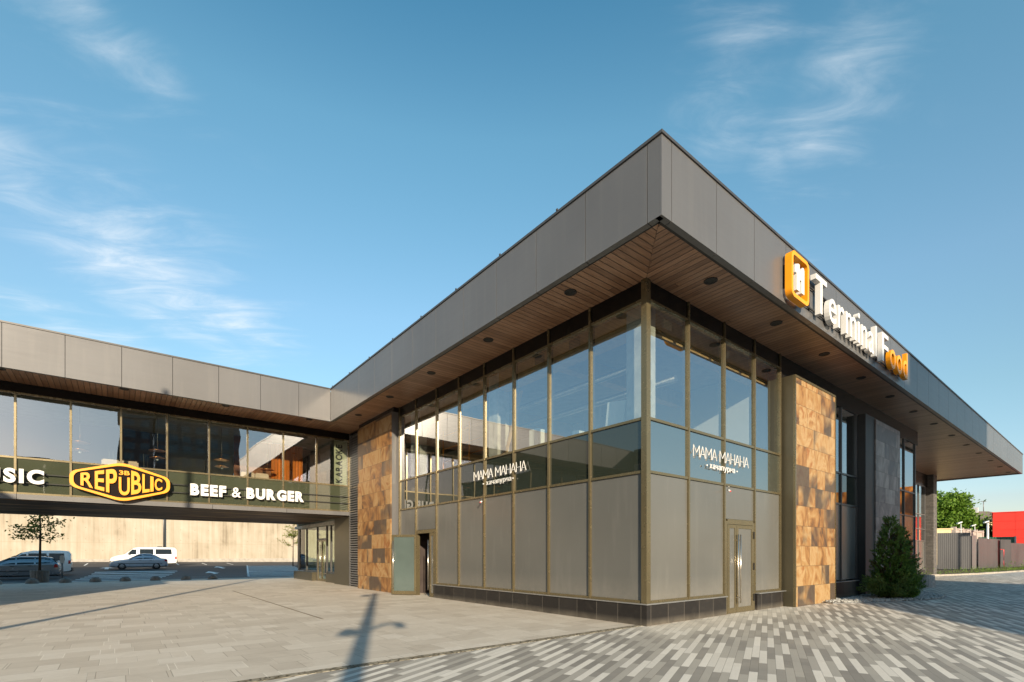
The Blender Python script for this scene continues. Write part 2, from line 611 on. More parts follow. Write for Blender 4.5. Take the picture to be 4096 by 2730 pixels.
    t.bsdf(c, .02, 0, .5, nrm, IOR=2.0)
    MATS['spandrel_glass'] = t.m
    t = NT('spandrel_blue')
    nrm = t.bump(t.noise(t.shifted(), .45, 1, .4), 1.0, .002)
    a_ = t.new('ShaderNodeBsdfPrincipled'); t.setv(a_.inputs['Base Color'], (.03, .036, .026)); a_.inputs['Roughness'].default_value = .3
    g_ = t.new('ShaderNodeBsdfGlossy'); g_.inputs['Roughness'].default_value = .0; t.link(nrm, g_.inputs['Normal'])
    mx = t.new('ShaderNodeMixShader'); mx.inputs[0].default_value = .52
    t.link(a_.outputs[0], mx.inputs[1]); t.link(g_.outputs[0], mx.inputs[2]); t.link(mx.outputs[0], t.out.inputs[0])
    MATS['spandrel_blue'] = t.m
    t = NT('spandrel_dark')
    nrm = t.bump(t.noise(t.shifted(), .5, 1, .4), 1.0, .005)
    t.bsdf((.022, .027, .02), .02, 0, .5, nrm, IOR=1.9)
    MATS['spandrel_dark'] = t.m
    t = NT('head_panel')
    t.bsdf((.010, .009, .008), .25, 0, .18)
    MATS['head_panel'] = t.m
    # dark bridge underside: lamella streaks, their bright reflections painted into the colour
    t = NT('bridge_soffit')
    co = t.co()
    st = t.noise(t.mapv(co, (.25, 5, 1)), 1.6, 3, .5)
    nrm = t.bump(st, .55, .03)
    t.bsdf(t.ramp(t.noise(t.mapv(co, (.12, 1.4, 1)), 2.0, 6, .7), [(.40, (.006, .0045, .0035)), (.52, (.06, .038, .022)), (.64, (.32, .22, .12))]), .5, .0, .1, nrm)
    MATS['bridge_soffit'] = t.m

    # light stone slabs of the forecourt
    t = NT('slab_paving')
    co = t.co(); s = t.sep(co)
    r1, r2, j, cv = t.cells(s[0], s[1], .80, .45, .007)
    r3, r4, j2, cv2 = t.cells(s[0], s[1], .40, .45, .007)
    half = t.M('GREATER_THAN', r2, .55)
    rr = t.M('ADD', t.M('MULTIPLY', r1, t.M('SUBTRACT', 1, half)), t.M('MULTIPLY', r3, half))
    jj = t.M('MAXIMUM', j, t.M('MULTIPLY', j2, half))
    big = t.noise(co, .16, 4, .55)
    p = t.comb(t.M('MULTIPLY', s[0], 1.3), t.M('MULTIPLY', s[1], 2.2), t.M('MULTIPLY', rr, 20))
    grain = t.noise(p, 1.6, 6, .62, .4)
    c = t.ramp(t.M('ADD', t.M('MULTIPLY', rr, .45), t.M('MULTIPLY', grain, .55)), [(.20, (.43, .38, .315)), (.40, (.53, .475, .40)), (.60, (.595, .54, .46)), (.82, (.67, .62, .545))])
    c = t.mix(t.M('MULTIPLY', big, .30), c, (.54, .475, .385))
    stain = t.noise(co, .9, 6, .7, 1.0)
    c = t.mix(t.M('MINIMUM', t.M('MULTIPLY', t.M('MAXIMUM', t.M('SUBTRACT', stain, .54), 0), 2.4), .55), c, (.34, .29, .23))
    fine = t.noise(co, 60, 3)
    mid_ = t.noise(t.mapv(co, (1, 2.2, 1)), 7, 5, .7)
    c = t.mix(t.M('MULTIPLY', t.M('MAXIMUM', t.M('SUBTRACT', mid_, .45), 0), 1.1), c, (.40, .345, .27))
    c = t.mix(t.M('MULTIPLY', fine, .30), c, (.36, .315, .25))
    jc = t.mix(t.M('GREATER_THAN', r4, .55), (.22, .185, .14), (.74, .69, .60))
    c = t.mix(t.M('MULTIPLY', jj, .9), c, jc)
    nrm = t.bump(t.M('ADD', t.M('MULTIPLY', fine, .25), t.M('MULTIPLY', jj, -1)), .3, .004)
    t.bsdf(c, t.M('ADD', .5, t.M('MULTIPLY', grain, .25)), 0, .35, nrm)
    MATS['slab_paving'] = t.m

    # long narrow pavers in four tones, laid on the skew
    t = NT('strip_paving')
    co = t.co(); s = t.sep(co)
    a = R(24.2)
    u = t.M('ADD', t.M('MULTIPLY', s[0], math.cos(a)), t.M('MULTIPLY', s[1], math.sin(a)))
    v = t.M('SUBTRACT', t.M('MULTIPLY', s[1], math.cos(a)), t.M('MULTIPLY', s[0], math.sin(a)))
    # each strip repeats light, mid, dark; neighbours are shifted so that the tones run in loose diagonals
    row = t.M('FLOOR', t.M('DIVIDE', v, .10))
    wn = t.new('ShaderNodeTexWhiteNoise', noise_dimensions='1D'); t.link(row, wn.inputs['W'])
    us = t.M('ADD', t.M('ADD', t.M('DIVIDE', u, .98), t.M('MULTIPLY', row, 1.37)), t.M('MULTIPLY', wn.outputs['Value'], .42))
    uu = t.M('MULTIPLY', us, .98)
    r1, r2, j, cv = t.cells(uu, v, .98, .10, .0035, 0)
    r3, r4, j2, cv2 = t.cells(uu, v, .245, .10, .0022, 0)
    ph = t.M('FRACT', t.M('DIVIDE', t.M('ADD', t.M('FLOOR', us), .5), 3))
    ph = t.M('ADD', ph, t.M('MULTIPLY', t.M('GREATER_THAN', r2, .86), .34))
    ph = t.M('FRACT', ph)
    tone = t.ramp(ph, [(0, (.76, .715, .635)), (.333, (.38, .355, .31)), (.666, (.215, .20, .178))], 'CONSTANT')
    tone = t.mix(t.M('MULTIPLY', r1, .30), tone, (.40, .375, .33))
    grain = t.noise(t.comb(t.M('MULTIPLY', u, 6), t.M('MULTIPLY', v, 18), r1), 2.4, 5, .65)
    c = t.mix(t.M('MULTIPLY', grain, .5), tone, t.mix(.6, tone, (.22, .20, .17)))
    c = t.mix(t.M('MULTIPLY', r3, .09), c, (.56, .51, .43))
    big = t.noise(co, .35, 5, .6)
    dusty = t.M('MINIMUM', t.M('MULTIPLY', t.M('MAXIMUM', t.M('SUBTRACT', big, .46), 0), 1.4), .22)
    c = t.mix(dusty, c, (.53, .475, .385))
    # sandy dust kept along the foot of the shop front
    dw = t.M('MAXIMUM', t.M('ABSOLUTE', t.M('ADD', s[1], .35)), t.M('SUBTRACT', t.M('ABSOLUTE', t.M('SUBTRACT', s[0], 3.2)), 3.4))
    dm = t.M('MULTIPLY', t.M('MAXIMUM', t.M('SUBTRACT', 1, t.M('DIVIDE', t.M('MAXIMUM', dw, 0), .9)), 0), t.noise(co, 2.5, 5))
    c = t.mix(t.M('MINIMUM', t.M('MULTIPLY', dm, 1.5), .8), c, (.64, .59, .50))
    c = t.mix(t.M('MULTIPLY', j2, .22), c, (.55, .5, .42))
    c = t.mix(t.M('MULTIPLY', j, .85), c, (.12, .105, .08))
    nrm = t.bump(t.M('ADD', t.M('MULTIPLY', grain, .3), t.M('MULTIPLY', j, -1)), .4, .004)
    t.bsdf(c, .62, 0, .35, nrm)
    MATS['strip_paving'] = t.m

    t = NT('cobble')
    co = t.co()
    vo = t.new('ShaderNodeTexVoronoi', feature='DISTANCE_TO_EDGE'); vo.inputs['Scale'].default_value = 14
    t.link(t.mapv(co, (.7, 1.3, 1)), vo.inputs['Vector'])
    nz = t.noise(co, 9, 5)
    c = t.ramp(nz, [(.3, (.13, .11, .075)), (.7, (.38, .34, .26))])
    e = t.M('MINIMUM', t.M('MULTIPLY', vo.outputs['Distance'], 9), 1)
    c = t.mix(t.M('SUBTRACT', 1, e), c, (.06, .05, .03))
    t.bsdf(c, .85, 0, .3, t.bump(e, .8, .02))
    MATS['cobble'] = t.m

    t = NT('asphalt')
    co = t.co()
    n1 = t.noise(co, .12, 5, .6); n2 = t.noise(co, 90, 3)
    c = t.ramp(t.M('ADD', t.M('MULTIPLY', n1, .7), t.M('MULTIPLY', n2, .3)), [(.3, (.040, .040, .043)), (.7, (.075, .073, .073))])
    t.bsdf(c, .8, 0, .35, t.bump(n2, .4, .005))
    MATS['asphalt'] = t.m

    # cast retaining wall: streaks, tie holes, pour joints
    t = NT('cast_concrete')
    co = t.co(); s = t.sep(co)
    st = t.noise(t.mapv(co, (2.2, 1, .10)), 1.1, 6, .65, .3)
    bl = t.noise(co, .32, 5, .6, .5)
    c = t.ramp(t.M('ADD', t.M('MULTIPLY', st, .55), t.M('MULTIPLY', bl, .5)), [(.30, (.16, .13, .09)), (.47, (.325, .28, .215)), (.68, (.41, .37, .305))])
    fx = t.M('FRACT', t.M('DIVIDE', s[0], 3.0))
    jx = t.M('LESS_THAN', t.M('MINIMUM', fx, t.M('SUBTRACT', 1, fx)), .008)
    jz = t.M('LESS_THAN', t.M('ABSOLUTE', t.M('SUBTRACT', s[2], 2.85)), .02)
    c = t.mix(t.M('MULTIPLY', t.M('MAXIMUM', jx, jz), .5), c, (.27, .22, .15))
    hx = t.M('SUBTRACT', t.M('FRACT', t.M('DIVIDE', s[0], 1.5)), .5)
    hz = t.M('SUBTRACT', t.M('FRACT', t.M('DIVIDE', s[2], 1.3)), .5)
    hd = t.M('SQRT', t.M('ADD', t.M('POWER', t.M('MULTIPLY', hx, 1.5), 2), t.M('POWER', t.M('MULTIPLY', hz, 1.3), 2)))
    c = t.mix(t.M('MULTIPLY', t.M('LESS_THAN', hd, .05), .6), c, (.2, .16, .11))
    t.bsdf(c, .85, 0, .25)
    MATS['cast_concrete'] = t.m

    # corrugated grey fence sheet
    t = NT('fence_sheet')
    f = t.noise(t.mapv(t.co(), (1, 1, .3)), .9, 5)
    c = t.ramp(f, [(.3, (.072, .073, .078)), (.7, (.102, .102, .106))])
    t.bsdf(c, .38, .35, .5)
    MATS['fence_sheet'] = t.m

    def leafmat(name, lo, mid, hi, trans=.25):
        t = NT(name)
        n = t.noise(t.co(), 1.6, 4, .6)
        n2 = t.noise(t.co(), 17, 2)
        c = t.ramp(t.M('ADD', t.M('MULTIPLY', n, .55), t.M('MULTIPLY', n2, .45)), [(.32, lo), (.5, mid), (.68, hi)])
        d = t.new('ShaderNodeBsdfPrincipled')
        t.setv(d.inputs['Base Color'], c); d.inputs['Roughness'].default_value = .55
        d.inputs['Specular IOR Level'].default_value = .3
        tl = t.new('ShaderNodeBsdfTranslucent')
        t.setv(tl.inputs['Color'], c)
        mx = t.new('ShaderNodeMixShader'); mx.inputs[0].default_value = trans
        t.link(d.outputs[0], mx.inputs[1]); t.link(tl.outputs[0], mx.inputs[2])
        t.link(mx.outputs[0], t.out.inputs[0])
        MATS[name] = t.m
    leafmat('thuja_leaf', (.028, .066, .014), (.075, .145, .024), (.16, .24, .04), .25)
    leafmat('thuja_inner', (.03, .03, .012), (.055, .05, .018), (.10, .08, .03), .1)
    leafmat('juniper_leaf', (.03, .065, .016), (.075, .125, .028), (.15, .19, .04), .2)
    leafmat('tree_leaf', (.05, .115, .012), (.11, .21, .022), (.20, .31, .04), .35)
    leafmat('sapling_leaf', (.10, .12, .02), (.17, .20, .03), (.27, .27, .05), .5)
    leafmat('weed_leaf', (.06, .12, .015), (.12, .21, .03), (.2, .28, .05), .3)

    # pleated curtain
    t = NT('curtain')
    f = t.noise(t.mapv(t.co(), (14, 14, .3)), 1.5, 3)
    t.bsdf(t.ramp(f, [(.3, (.45, .12, .018)), (.7, (.70, .22, .035))]), .8, 0, .2)
    MATS['curtain'] = t.m

    # facades of the blocks across the street
    def facade(name, wall, win, w, h):
        t = NT(name)
        s = t.sep(t.co())
        u = t.M('ADD', s[0], s[1])
        fx = t.M('FRACT', t.M('DIVIDE', u, w)); fz = t.M('FRACT', t.M('DIVIDE', s[2], h))
        inx = t.M('MULTIPLY', t.M('GREATER_THAN', fx, .18), t.M('LESS_THAN', fx, .82))
        inz = t.M('MULTIPLY', t.M('GREATER_THAN', fz, .25), t.M('LESS_THAN', fz, .85))
        m = t.M('MULTIPLY', inx, inz)
        c = t.mix(m, wall, win)
        t.bsdf(c, t.M('SUBTRACT', .7, t.M('MULTIPLY', m, .6)), 0, .5)
        MATS[name] = t.m
    facade('facade_dark', (.075, .055, .05), (.03, .045, .06), 1.5, 1.6)
    facade('facade_brick', (.16, .075, .055), (.03, .04, .05), 3.0, 3.2)
    facade('facade_pale', (.34, .32, .30), (.05, .06, .07), 3.2, 3.3)


make_materials()
m = MATS

# ------------------------------------------------------------------ ground, paving, road
g = MB()
g.box(-900, -900, -2.2, 900, 900, -1.9)
struct(g, 'ground', m['soil'])
g = MB(); g.prism([(-60, .18), (12, .18), (12, 28.9), (-60, 28.9)], -.5, 0)
struct(g, 'forecourt', m['slab_paving'])
g = MB(); g.prism([(-60, -55), (140, -55), (140, -8), (80, -3.2), (52.6, -.35), (40.3, .85), (34.3, 2.15), (24, 5.2), (12, 8), (12.0, .04), (-60, .04)], -.5, 0)
struct(g, 'pavement', m['strip_paving'])
g = MB(); g.box(-60, .03, -.5, -.06, .185, .006)
struct(g, 'cobble_strip', m['cobble'])
g = MB(); g.box(-4.84, 5.15, -.3, -4.785, 16.3, .004)  # narrow brown strip let into the slabs parallel to the left face
struct(g, 'paving_slot', m['slot_brown'])


def park_z(x, y):
    if y < 42:
        return -.12
    return -.12 + .028 * (y - 42) - .009 * (x + 7) * min(1, (y - 42) / 26)


g = MB()
NX, NY = 40, 28
vs = []; fs = []
for j in range(NY + 1):
    y = 28.9 + (72 - 28.9) * j / NY
    for i in range(NX + 1):
        x = -70 + 130 * i / NX
        vs.append((x, y, park_z(x, y)))
for j in range(NY):
    for i in range(NX):
        a = j * (NX + 1) + i
        fs.append((a, a + 1, a + NX + 2, a + NX + 1))
g.add(vs, fs, True)
struct(g, 'car_park', m['asphalt'])


def stripe(mb, x0, y0, x1, y1, w):
    """painted line that follows the slope"""
    d = Vector((x1 - x0, y1 - y0)); n = max(1, int(d.length / 1.5)); p = Vector((-d.y, d.x)).normalized() * w / 2
    vv = []
    for i in range(n + 1):
        c = Vector((x0, y0)) + d * i / n
        for sgn in (1, -1):
            q = c + p * sgn
            vv.append((q.x, q.y, park_z(q.x, q.y) + .012))
    mb.add(vv, [(2 * i, 2 * i + 1, 2 * i + 3, 2 * i + 2) for i in range(n)])


g = MB()
for k in range(11):                                    # hatched no-parking patch on the right
    y = 33.2 + k * 2.1; x = -1.0 + (y - 34) * .18
    stripe(g, x, y, x + 4.8, y - .1, .85)
stripe(g, -1.1, 33.2, 3.0, 56, .14)
for k in range(7):                                     # crossing bars beside the estate car
    y = 32.6 + k * 2.3
    stripe(g, -10.6 + k * .12, y, -6.4 + k * .35, y, .8)
for k in range(6):
    stripe(g, -11 + k * 2.6, 58.5, -11 + k * 2.6 + .1, 63.5, .12)
stripe(g, -14, 33.0, 6, 33.0, .12)
stripe(g, -6, 35.2, 6, 35.2, .10)
for k in range(10):
    stripe(g, -14 + k * 2.4, 64.5, -12.6 + k * 2.4, 64.5, .12)
struct(g, 'parking_lines', m['road_white'])


def arrow(x, y, L, W):
    mb = MB()
    pts = [(x - W * .13, y), (x + W * .13, y), (x + W * .13, y + L * .5), (x + W / 2, y + L * .45), (x, y + L), (x - W / 2, y + L * .45), (x - W * .13, y + L * .5)]
    mb.add([(a, b, park_z(a, b) + .013) for a, b in pts], [tuple(range(7))])
    struct(mb, 'road_arrow', m['road_white'])


arrow(-2.1, 40.5, 4.6, 1.1)
arrow(-.2, 50, 4.6, 1.1)
arrow(-9.2, 51.0, 4.0, 1.1)

# verge on the right with its kerb and weeds
KERB = [(12, 8.15), (24, 5.35), (34.3, 2.3), (40.3, 1.0), (52.6, -.2), (80, -3.05), (140, -7.85)]
g = MB()
g.prism([(140, -7.7), (140, 120), (12, 120), (12, 8.3)] + [(x, y + .14) for x, y in KERB[1:-1]], -.5, .03)
struct(g, 'verge', m['soil'])
g = MB()
for (a, b) in zip(KERB[:-1], KERB[1:]):
    d = Vector((b[0] - a[0], b[1] - a[1]))
    n = max(1, int(d.length / 1.0)); t_ = d / n
    for i in range(n):
        p0 = Vector(a) + t_ * (i + .012); p1 = Vector(a) + t_ * (i + .988)
        nn = Vector((-d.y, d.x)).normalized() * .13
        h = .11 + random.uniform(-.012, .012)
        g.prism([tuple(p0 - nn * .0), tuple(p1), tuple(p1 + nn), tuple(p0 + nn)], -.2, h)
struct(g, 'kerb', m['kerb'])

# ------------------------------------------------------------------ the restaurant building
B = thing('restaurant_building', 'dark grey glass fronted two storey building with flat timber-lined roof overhang and bridge wing', 'building', (0, 0, 0))
ZS, ZF, ZT = 7.06, 6.99, 8.36            # soffit, fascia foot, roof edge
XL, YR, YW, WG = -1.5, -1.41, 14.6, 16.5    # fascia planes and the wing's glass line


def part(mb, name, mat, parent=None, label=None):
    o = mb.build(name, m[mat] if isinstance(mat, str) else mat, parent or B)
    if label: o['label'] = label
    return o


def fascia(axis, plane, cuts, sign):
    """row of cladding cassettes with open joints on a dark backing"""
    mb = MB(); bk = MB()
    z0, z1 = ZF, ZT - .05
    for a, b in zip(cuts[:-1], cuts[1:]):
        a += .007; b -= .007
        if axis == 'x':
            mb.box(a, plane, z0, b, plane + .04, z1)
            mb.box(a, plane + .04, z0, b, plane + .12, z0 + .03)
        else:
            mb.box(plane, a, z0, plane + .04, b, z1)
            mb.box(plane + .04, a, z0, plane + .12, b, z0 + .03)
    f = part(mb, 'fascia', 'cladding')
    if axis == 'x':
        bk.box(cuts[0] + .06, plane + .045, z0 + .035, cuts[-1], plane + .2, z1)
    else:
        bk.box(plane + .045, cuts[0], z0 + .035, plane + .2, cuts[-1], z1)
    part(bk, 'backing', 'seal', f)


left_cuts = [YR + .034, -1.13, .27, 1.68, 3.09, 4.5, 5.9, 7.31, 8.72, 10.12, 11.53, 12.94, 14.2, YW]
right_cuts = [XL - .0065, -1.22, .2, 1.66, 3.12, 4.6, 6.07, 7.6, 9.12, 10.64, 12.16, 13.69, 15.26, 16.83, 18.43, 20.0, 21.61, 23.24, 24.9, 26.56, 28.9, 31.3, 33.7, 36.2, 38.6, 40.2]
wing_cuts = [XL - 26.3 + i * 1.3885 for i in range(18)]
wing_cuts = [x for x in wing_cuts if x < -3.2]
wc = -2.76
wing_cuts = sorted([wc - 1.39 * i for i in range(17)] + [XL - .001])
fascia('y', XL, left_cuts, -1)
fascia('x', YR, right_cuts, -1)
fascia('x', YW, wing_cuts, -1)
# roof edge coping + roof deck
cp = MB()
WX0 = wing_cuts[0]
cp.box(XL - .025, YR - .025, ZT - .05, XL + .16, YW + .16, ZT)
cp.box(XL + .16, YR - .025, ZT - .05, 40.22, YR + .16, ZT)
cp.box(WX0, YW - .025, ZT - .05, XL - .025, YW + .16, ZT)
for k in range(9):
    cp.box(XL - .035, 1.0 + k * 1.9, ZT, XL - .01, 1.04 + k * 1.9, ZT + .035)
part(cp, 'coping', 'dark_trim')
rf = MB()
rf.box(XL + .2, YR + .2, ZS + .25, 20.4, 26.2, ZT - .09)
rf.box(20.4, YR + .2, ZS + .25, 40.1, 7.0, ZT - .09)
rf.box(WX0, YW + .2, ZS + .25, XL + .2, 26.2, ZT - .09)
part(rf, 'roof', 'dark_trim')
rp_ = MB(); rp_.box(WX0, 25.6, ZT - .09, XL + .2, 26.2, 9.75)
part(rp_, 'shadow_blocker', 'dark_trim')  # added unseen block, lengthens the wing's shadow over the car park
ce = MB(); ce.box(40.1, YR + .05, ZF, 40.2, 7.0, ZT - .06)
ce.box(20.5, 6.9, ZF, 40.1, 7.0, ZT - .06)
part(ce, 'canopy_end', 'cladding')
# soffits, mitred at the outer corner and at the inner corner with the wing
e = .13
sf = MB(); sf.add([(XL + e, YR + e, ZS), (0, 0, ZS), (0, WG, ZS), (XL + e, YW + e, ZS)], [(0, 1, 2, 3)])
sf.add([(XL + e, YR + e, ZS + .2), (0, 0, ZS + .2), (0, WG, ZS + .2), (XL + e, YW + e, ZS + .2)], [(3, 2, 1, 0)])
part(sf, 'soffit', 'soffit_wood_x')
sf = MB()
sf.add([(XL + e + .012, YR + e, ZS), (40.1, YR + e, ZS), (40.1, 6.95, ZS), (20.4, 6.95, ZS), (20.4, 0, ZS), (.012, 0, ZS)], [(0, 1, 2, 3, 4, 5)])
sf.add([(XL + e + .012, YR + e, ZS + .2), (40.1, YR + e, ZS + .2), (40.1, 6.95, ZS + .2), (20.4, 6.95, ZS + .2), (20.4, 0, ZS + .2), (.012, 0, ZS + .2)], [(5, 4, 3, 2, 1, 0)])
part(sf, 'soffit', 'soffit_wood_y')
sf = MB()
sf.add([(WX0, YW + e, ZS), (XL + e - .012, YW + e, ZS), (-.012, WG, ZS), (WX0, WG, ZS)], [(0, 1, 2, 3)])
sf.add([(WX0, YW + e, ZS + .2), (XL + e - .012, YW + e, ZS + .2), (-.012, WG, ZS + .2), (WX0, WG, ZS + .2)], [(3, 2, 1, 0)])
part(sf, 'soffit', 'soffit_wood_y')
# recessed downlights along the soffits
dproto = None
spots = [(-.86, y) for y in (1.3, 4.3, 7.3, 10.27, 13.2)] + [(1.07 + 2.98 * k, -.80) for k in range(6)] + [(x, -.84) for x in (18.94, 22.27, 25.5, 28.8, 32.3, 35.6, 39)] + [(x, 15.08) for x in (-11.2, -8.25, -5.25, -2.22)]
for (x, y) in spots:
    if dproto is None:
        mb = MB(); mb.lathe((0, 0, 0), [(.135, 0), (.135, -.014), (.108, -.014), (.10, .0)], 28)
        ring = mb.build('downlight', m['dark_frame'], B); ring.location = (x, y, ZS)
        mb = MB(); mb.lathe((0, 0, 0), [(.105, -.004), (.0005, -.003)], 28)
        rec = mb.build('recess', m['black'], ring)
        dproto = (ring, rec)
    else:
        a = dproto[0].copy(); COL.objects.link(a); a.parent = B; a.location = (x, y, ZS)
        b = dproto[1].copy(); COL.objects.link(b); b.parent = a


# ---- curtain walls.  P(face, s, d, z): s along the face, d outwards
def P(face, s, d, z):
    if face == 'L': return (-d, s, z)
    if face == 'R': return (s, -d, z)
    if face == 'W': return (s, WG - d, z)
    if face == 'Q': return (s, 2.9 - d, z)


def fbox(mb, face, s0, s1, d0, d1, z0, z1):
    a = P(face, s0, d0, z0); b = P(face, s1, d1, z1)
    mb.box(*a, *b)


def pane(face, s0, s1, z0, z1, name, mat, d0=-.008, d1=.008):
    mb = MB(); fbox(mb, face, s0, s1, d0, d1, z0, z1)
    return part(mb, name, mat)


def frame(face, muls, zs, skip=(), w=.055, dep=.055, z_lo=.45, z_hi=ZS):
    mb = MB()
    for s in muls:
        fbox(mb, face, s - w / 2, s + w / 2, -.10, dep, z_lo, z_hi)
    for z in zs:
        for a, b in zip(muls[:-1], muls[1:]):
            fbox(mb, face, a + w / 2, b - w / 2, -.09, dep - .012, z - w / 2, z + w / 2)
    return mb


LM = [0.075, 1.5, 2.88, 4.28, 5.65, 7.03, 8.43, 9.90, 11.23]
RM = [0.075, 1.50, 3.04, 4.57, 6.06]
Z1, Z2, Z3, Z0 = 3.15, 4.24, 6.66, .47
# left face
fr = frame('L', LM[1:], [Z1, Z2, Z3])
for a, b in ((LM[0], LM[1]),):
    for z in (Z1, Z2, Z3):
        fbox(fr, 'L', a, b - .0275, -.09, .043, z - .0275, z + .0275)
for a, b in zip(LM[:6], LM[1:7]):
    fbox(fr, 'L', a + .0275, b - .0275, -.09, .043, Z0 - .02, Z0 + .04)
part(fr, 'window_frame', 'bronze_frame')
fr = frame('R', RM[1:], [Z1, Z2, Z3])
for z in (Z1, Z2, Z3):
    fbox(fr, 'R', RM[0], RM[1] - .0275, -.09, .043, z - .0275, z + .0275)
for a, b in ((RM[0], RM[1]), (RM[1], RM[2]), (RM[3], RM[4])):
    fbox(fr, 'R', a + .0275, b - .0275, -.09, .043, Z0 - .02, Z0 + .04)
part(fr, 'window_frame', 'bronze_frame')
cpost = MB(); cpost.box(-.06, -.06, .452, .075, .075, ZS - .002)
part(cpost, 'corner_post', 'bronze_frame')
for face, M_, n in (('L', LM, 8), ('R', RM, 4)):
    for i in range(n):
        a, b = M_[i] + .02, M_[i + 1] - .02
        pane(face, a, b, Z2 + .02, Z3 - .02, 'window_pane', 'clear_glass')
        pane(face, a, b, Z1 + .02, Z2 - .02, 'spandrel_pane', 'spandrel_dark' if face == 'L' else 'spandrel_blue')
        pane(face, a, b, Z3 + .02, ZS - .005, 'head_panel', 'head_panel', -.02, .02)
        if (face, i) == ('L', 6) or (face, i) == ('R', 2):
            pane(face, a, b, 2.33, Z1 - .02, 'wall_panel', 'grey_panel')
        elif (face, i) == ('L', 7):
            pane(face, a, b, .0, Z1 - .02, 'wall_panel', 'grey_panel')
        else:
            pane(face, a, b, Z0 + .03, Z1 - .02, 'wall_panel', 'grey_panel')
# plinth with its metal cap
pl = MB(); pl.box(-.07, -.07, .0, .05, 8.56, .43); pl.box(.05, -.07, 0, 3.07, .05, .43)
part(pl, 'plinth', 'plinth_tile')
pl = MB(); pl.box(4.64, -.07, 0, 6.16, .05, .43)
part(pl, 'plinth', 'plinth_tile')
cp = MB(); cp.box(-.10, -.10, .43, .06, 8.58, .452); cp.box(.06, -.10, .43, 3.09, .06, .452)
part(cp, 'plinth_cap', 'cap_metal')
cp = MB(); cp.box(4.62, -.14, .43, 6.2, .06, .452)
part(cp, 'plinth_cap', 'cap_metal')

# stone pier of the left face
PX = -.30
sc_ = MB(); sc_.box(PX, 11.42, 0, PX + .04, 14.72, 6.86)
part(sc_, 'stone_cladding', 'sandstone_side', label='sandstone cladding in the corner beside the louvre')
pb = MB(); pb.box(PX + .04, 11.38, 0, .3, 14.74, 6.9)
part(pb, 'pier', 'cladding')
hd = MB(); hd.box(PX + .06, 11.3, 6.9, .3, 14.74, ZS - .003)
part(hd, 'head_panel', 'head_panel')
# louvred shaft
lv = MB()
z = .06
while z < 6.95:
    y0, y1 = 14.80, 16.40
    lv.add([(-.02, y0, z), (-.02, y1, z), (.07, y1, z + .085), (.07, y0, z + .085), (-.02, y0, z + .012), (-.02, y1, z + .012), (.07, y1, z + .097), (.07, y0, z + .097)],
           [(0, 1, 2, 3), (7, 6, 5, 4), (0, 4, 5, 1), (0, 3, 7, 4), (1, 5, 6, 2)])
    lv.box(-.034, y0, z - .004, -.021, y1, z + .05)
    z += .108
o_l = part(lv, 'louvre', 'cladding')
lf = MB(); lf.box(-.03, 14.745, 0, .1, 14.80, 7.0); lf.box(-.03, 16.40, 0, .1, 16.47, 7.0)
part(lf, 'louvre_frame', 'cladding', o_l)
lb = MB(); lb.box(.11, 14.75, 0, .2, 16.47, ZS)
part(lb, 'backing', 'black', o_l)

# stone pier of the right face
SX0, SX1, SY = 6.20, 9.17, -.36
sc_ = MB(); sc_.box(SX0 + .05, SY, 0, SX1 - .03, SY + .04, 6.37)
part(sc_, 'stone_cladding', 'sandstone_front', label='bright orange and cream sandstone cladding')
pb = MB(); pb.box(SX0, SY + .04, 0, SX1, .3, 6.43)
part(pb, 'pier', 'pier_side')
tr = MB()
tr.box(SX0, SY - .02, 0, SX0 + .05, SY + .04, 6.43); tr.box(SX1 - .03, SY - .02, 0, SX1, SY + .04, 6.43); tr.box(SX0 + .05, SY - .02, 6.37, SX1 - .03, SY + .04, 6.43)
part(tr, 'pier_trim', 'bronze_frame')
hd = MB(); hd.box(6.1, -.02, 6.43, 20.2, .3, ZS - .003)
part(hd, 'head_panel', 'head_panel')

# shaded bays beyond: glass, grey pier, slate cladding, glass
for (a, b) in ((9.2, 10.68), (10.68, 12.16), (16.38, 18.0), (18.0, 19.7)):
    pane('R', a + .02, b - .02, 4.22, 6.41, 'window_pane', 'clear_glass')
    pane('R', a + .02, b - .02, 3.18, 4.18, 'spandrel_pane', 'spandrel_dark')
    pane('R', a + .02, b - .02, .6, 3.14, 'wall_panel', 'grey_panel')
fr = MB()
for s in (9.2, 10.68, 12.16):
    fbox(fr, 'R', s - .0275, s + .0275, -.1, .055, .5, 6.43)
for a, b in ((9.2, 10.68), (10.68, 12.16)):
    for z in (3.16, 4.2):
        fbox(fr, 'R', a + .0275, b - .0275, -.09, .043, z - .0275, z + .0275)
part(fr, 'window_frame', 'dark_trim')
fr = MB()
for s in (16.38, 18.0, 19.7):
    fbox(fr, 'R', s - .0275, s + .0275, -.1, .055, .5, 6.43)
for a, b in ((16.38, 18.0), (18.0, 19.7)):
    for z in (3.16, 4.2):
        fbox(fr, 'R', a + .0275, b - .0275, -.09, .043, z - .0275, z + .0275)
part(fr, 'window_frame', 'dark_trim')
pl = MB(); pl.box(9.18, -.08, 0, 12.2, .05, .53)
part(pl, 'plinth', 'plinth_tile')
pl = MB(); pl.box(16.3, -.08, 0, 19.75, .05, .53)
part(pl, 'plinth', 'plinth_tile')
cp = MB(); cp.box(9.18, -.12, .53, 12.2, .06, .552)
part(cp, 'plinth_cap', 'cap_metal')
cp = MB(); cp.box(16.3, -.12, .53, 19.78, .06, .552)
part(cp, 'plinth_cap', 'cap_metal')
pb = MB(); pb.box(12.19, -.30, 0, 16.3, .3, 6.43)
part(pb, 'pier', 'dark_frame')
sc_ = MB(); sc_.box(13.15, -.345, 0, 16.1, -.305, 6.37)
part(sc_, 'stone_cladding', 'slate_front', label='grey slate cladding behind the evergreen bush')

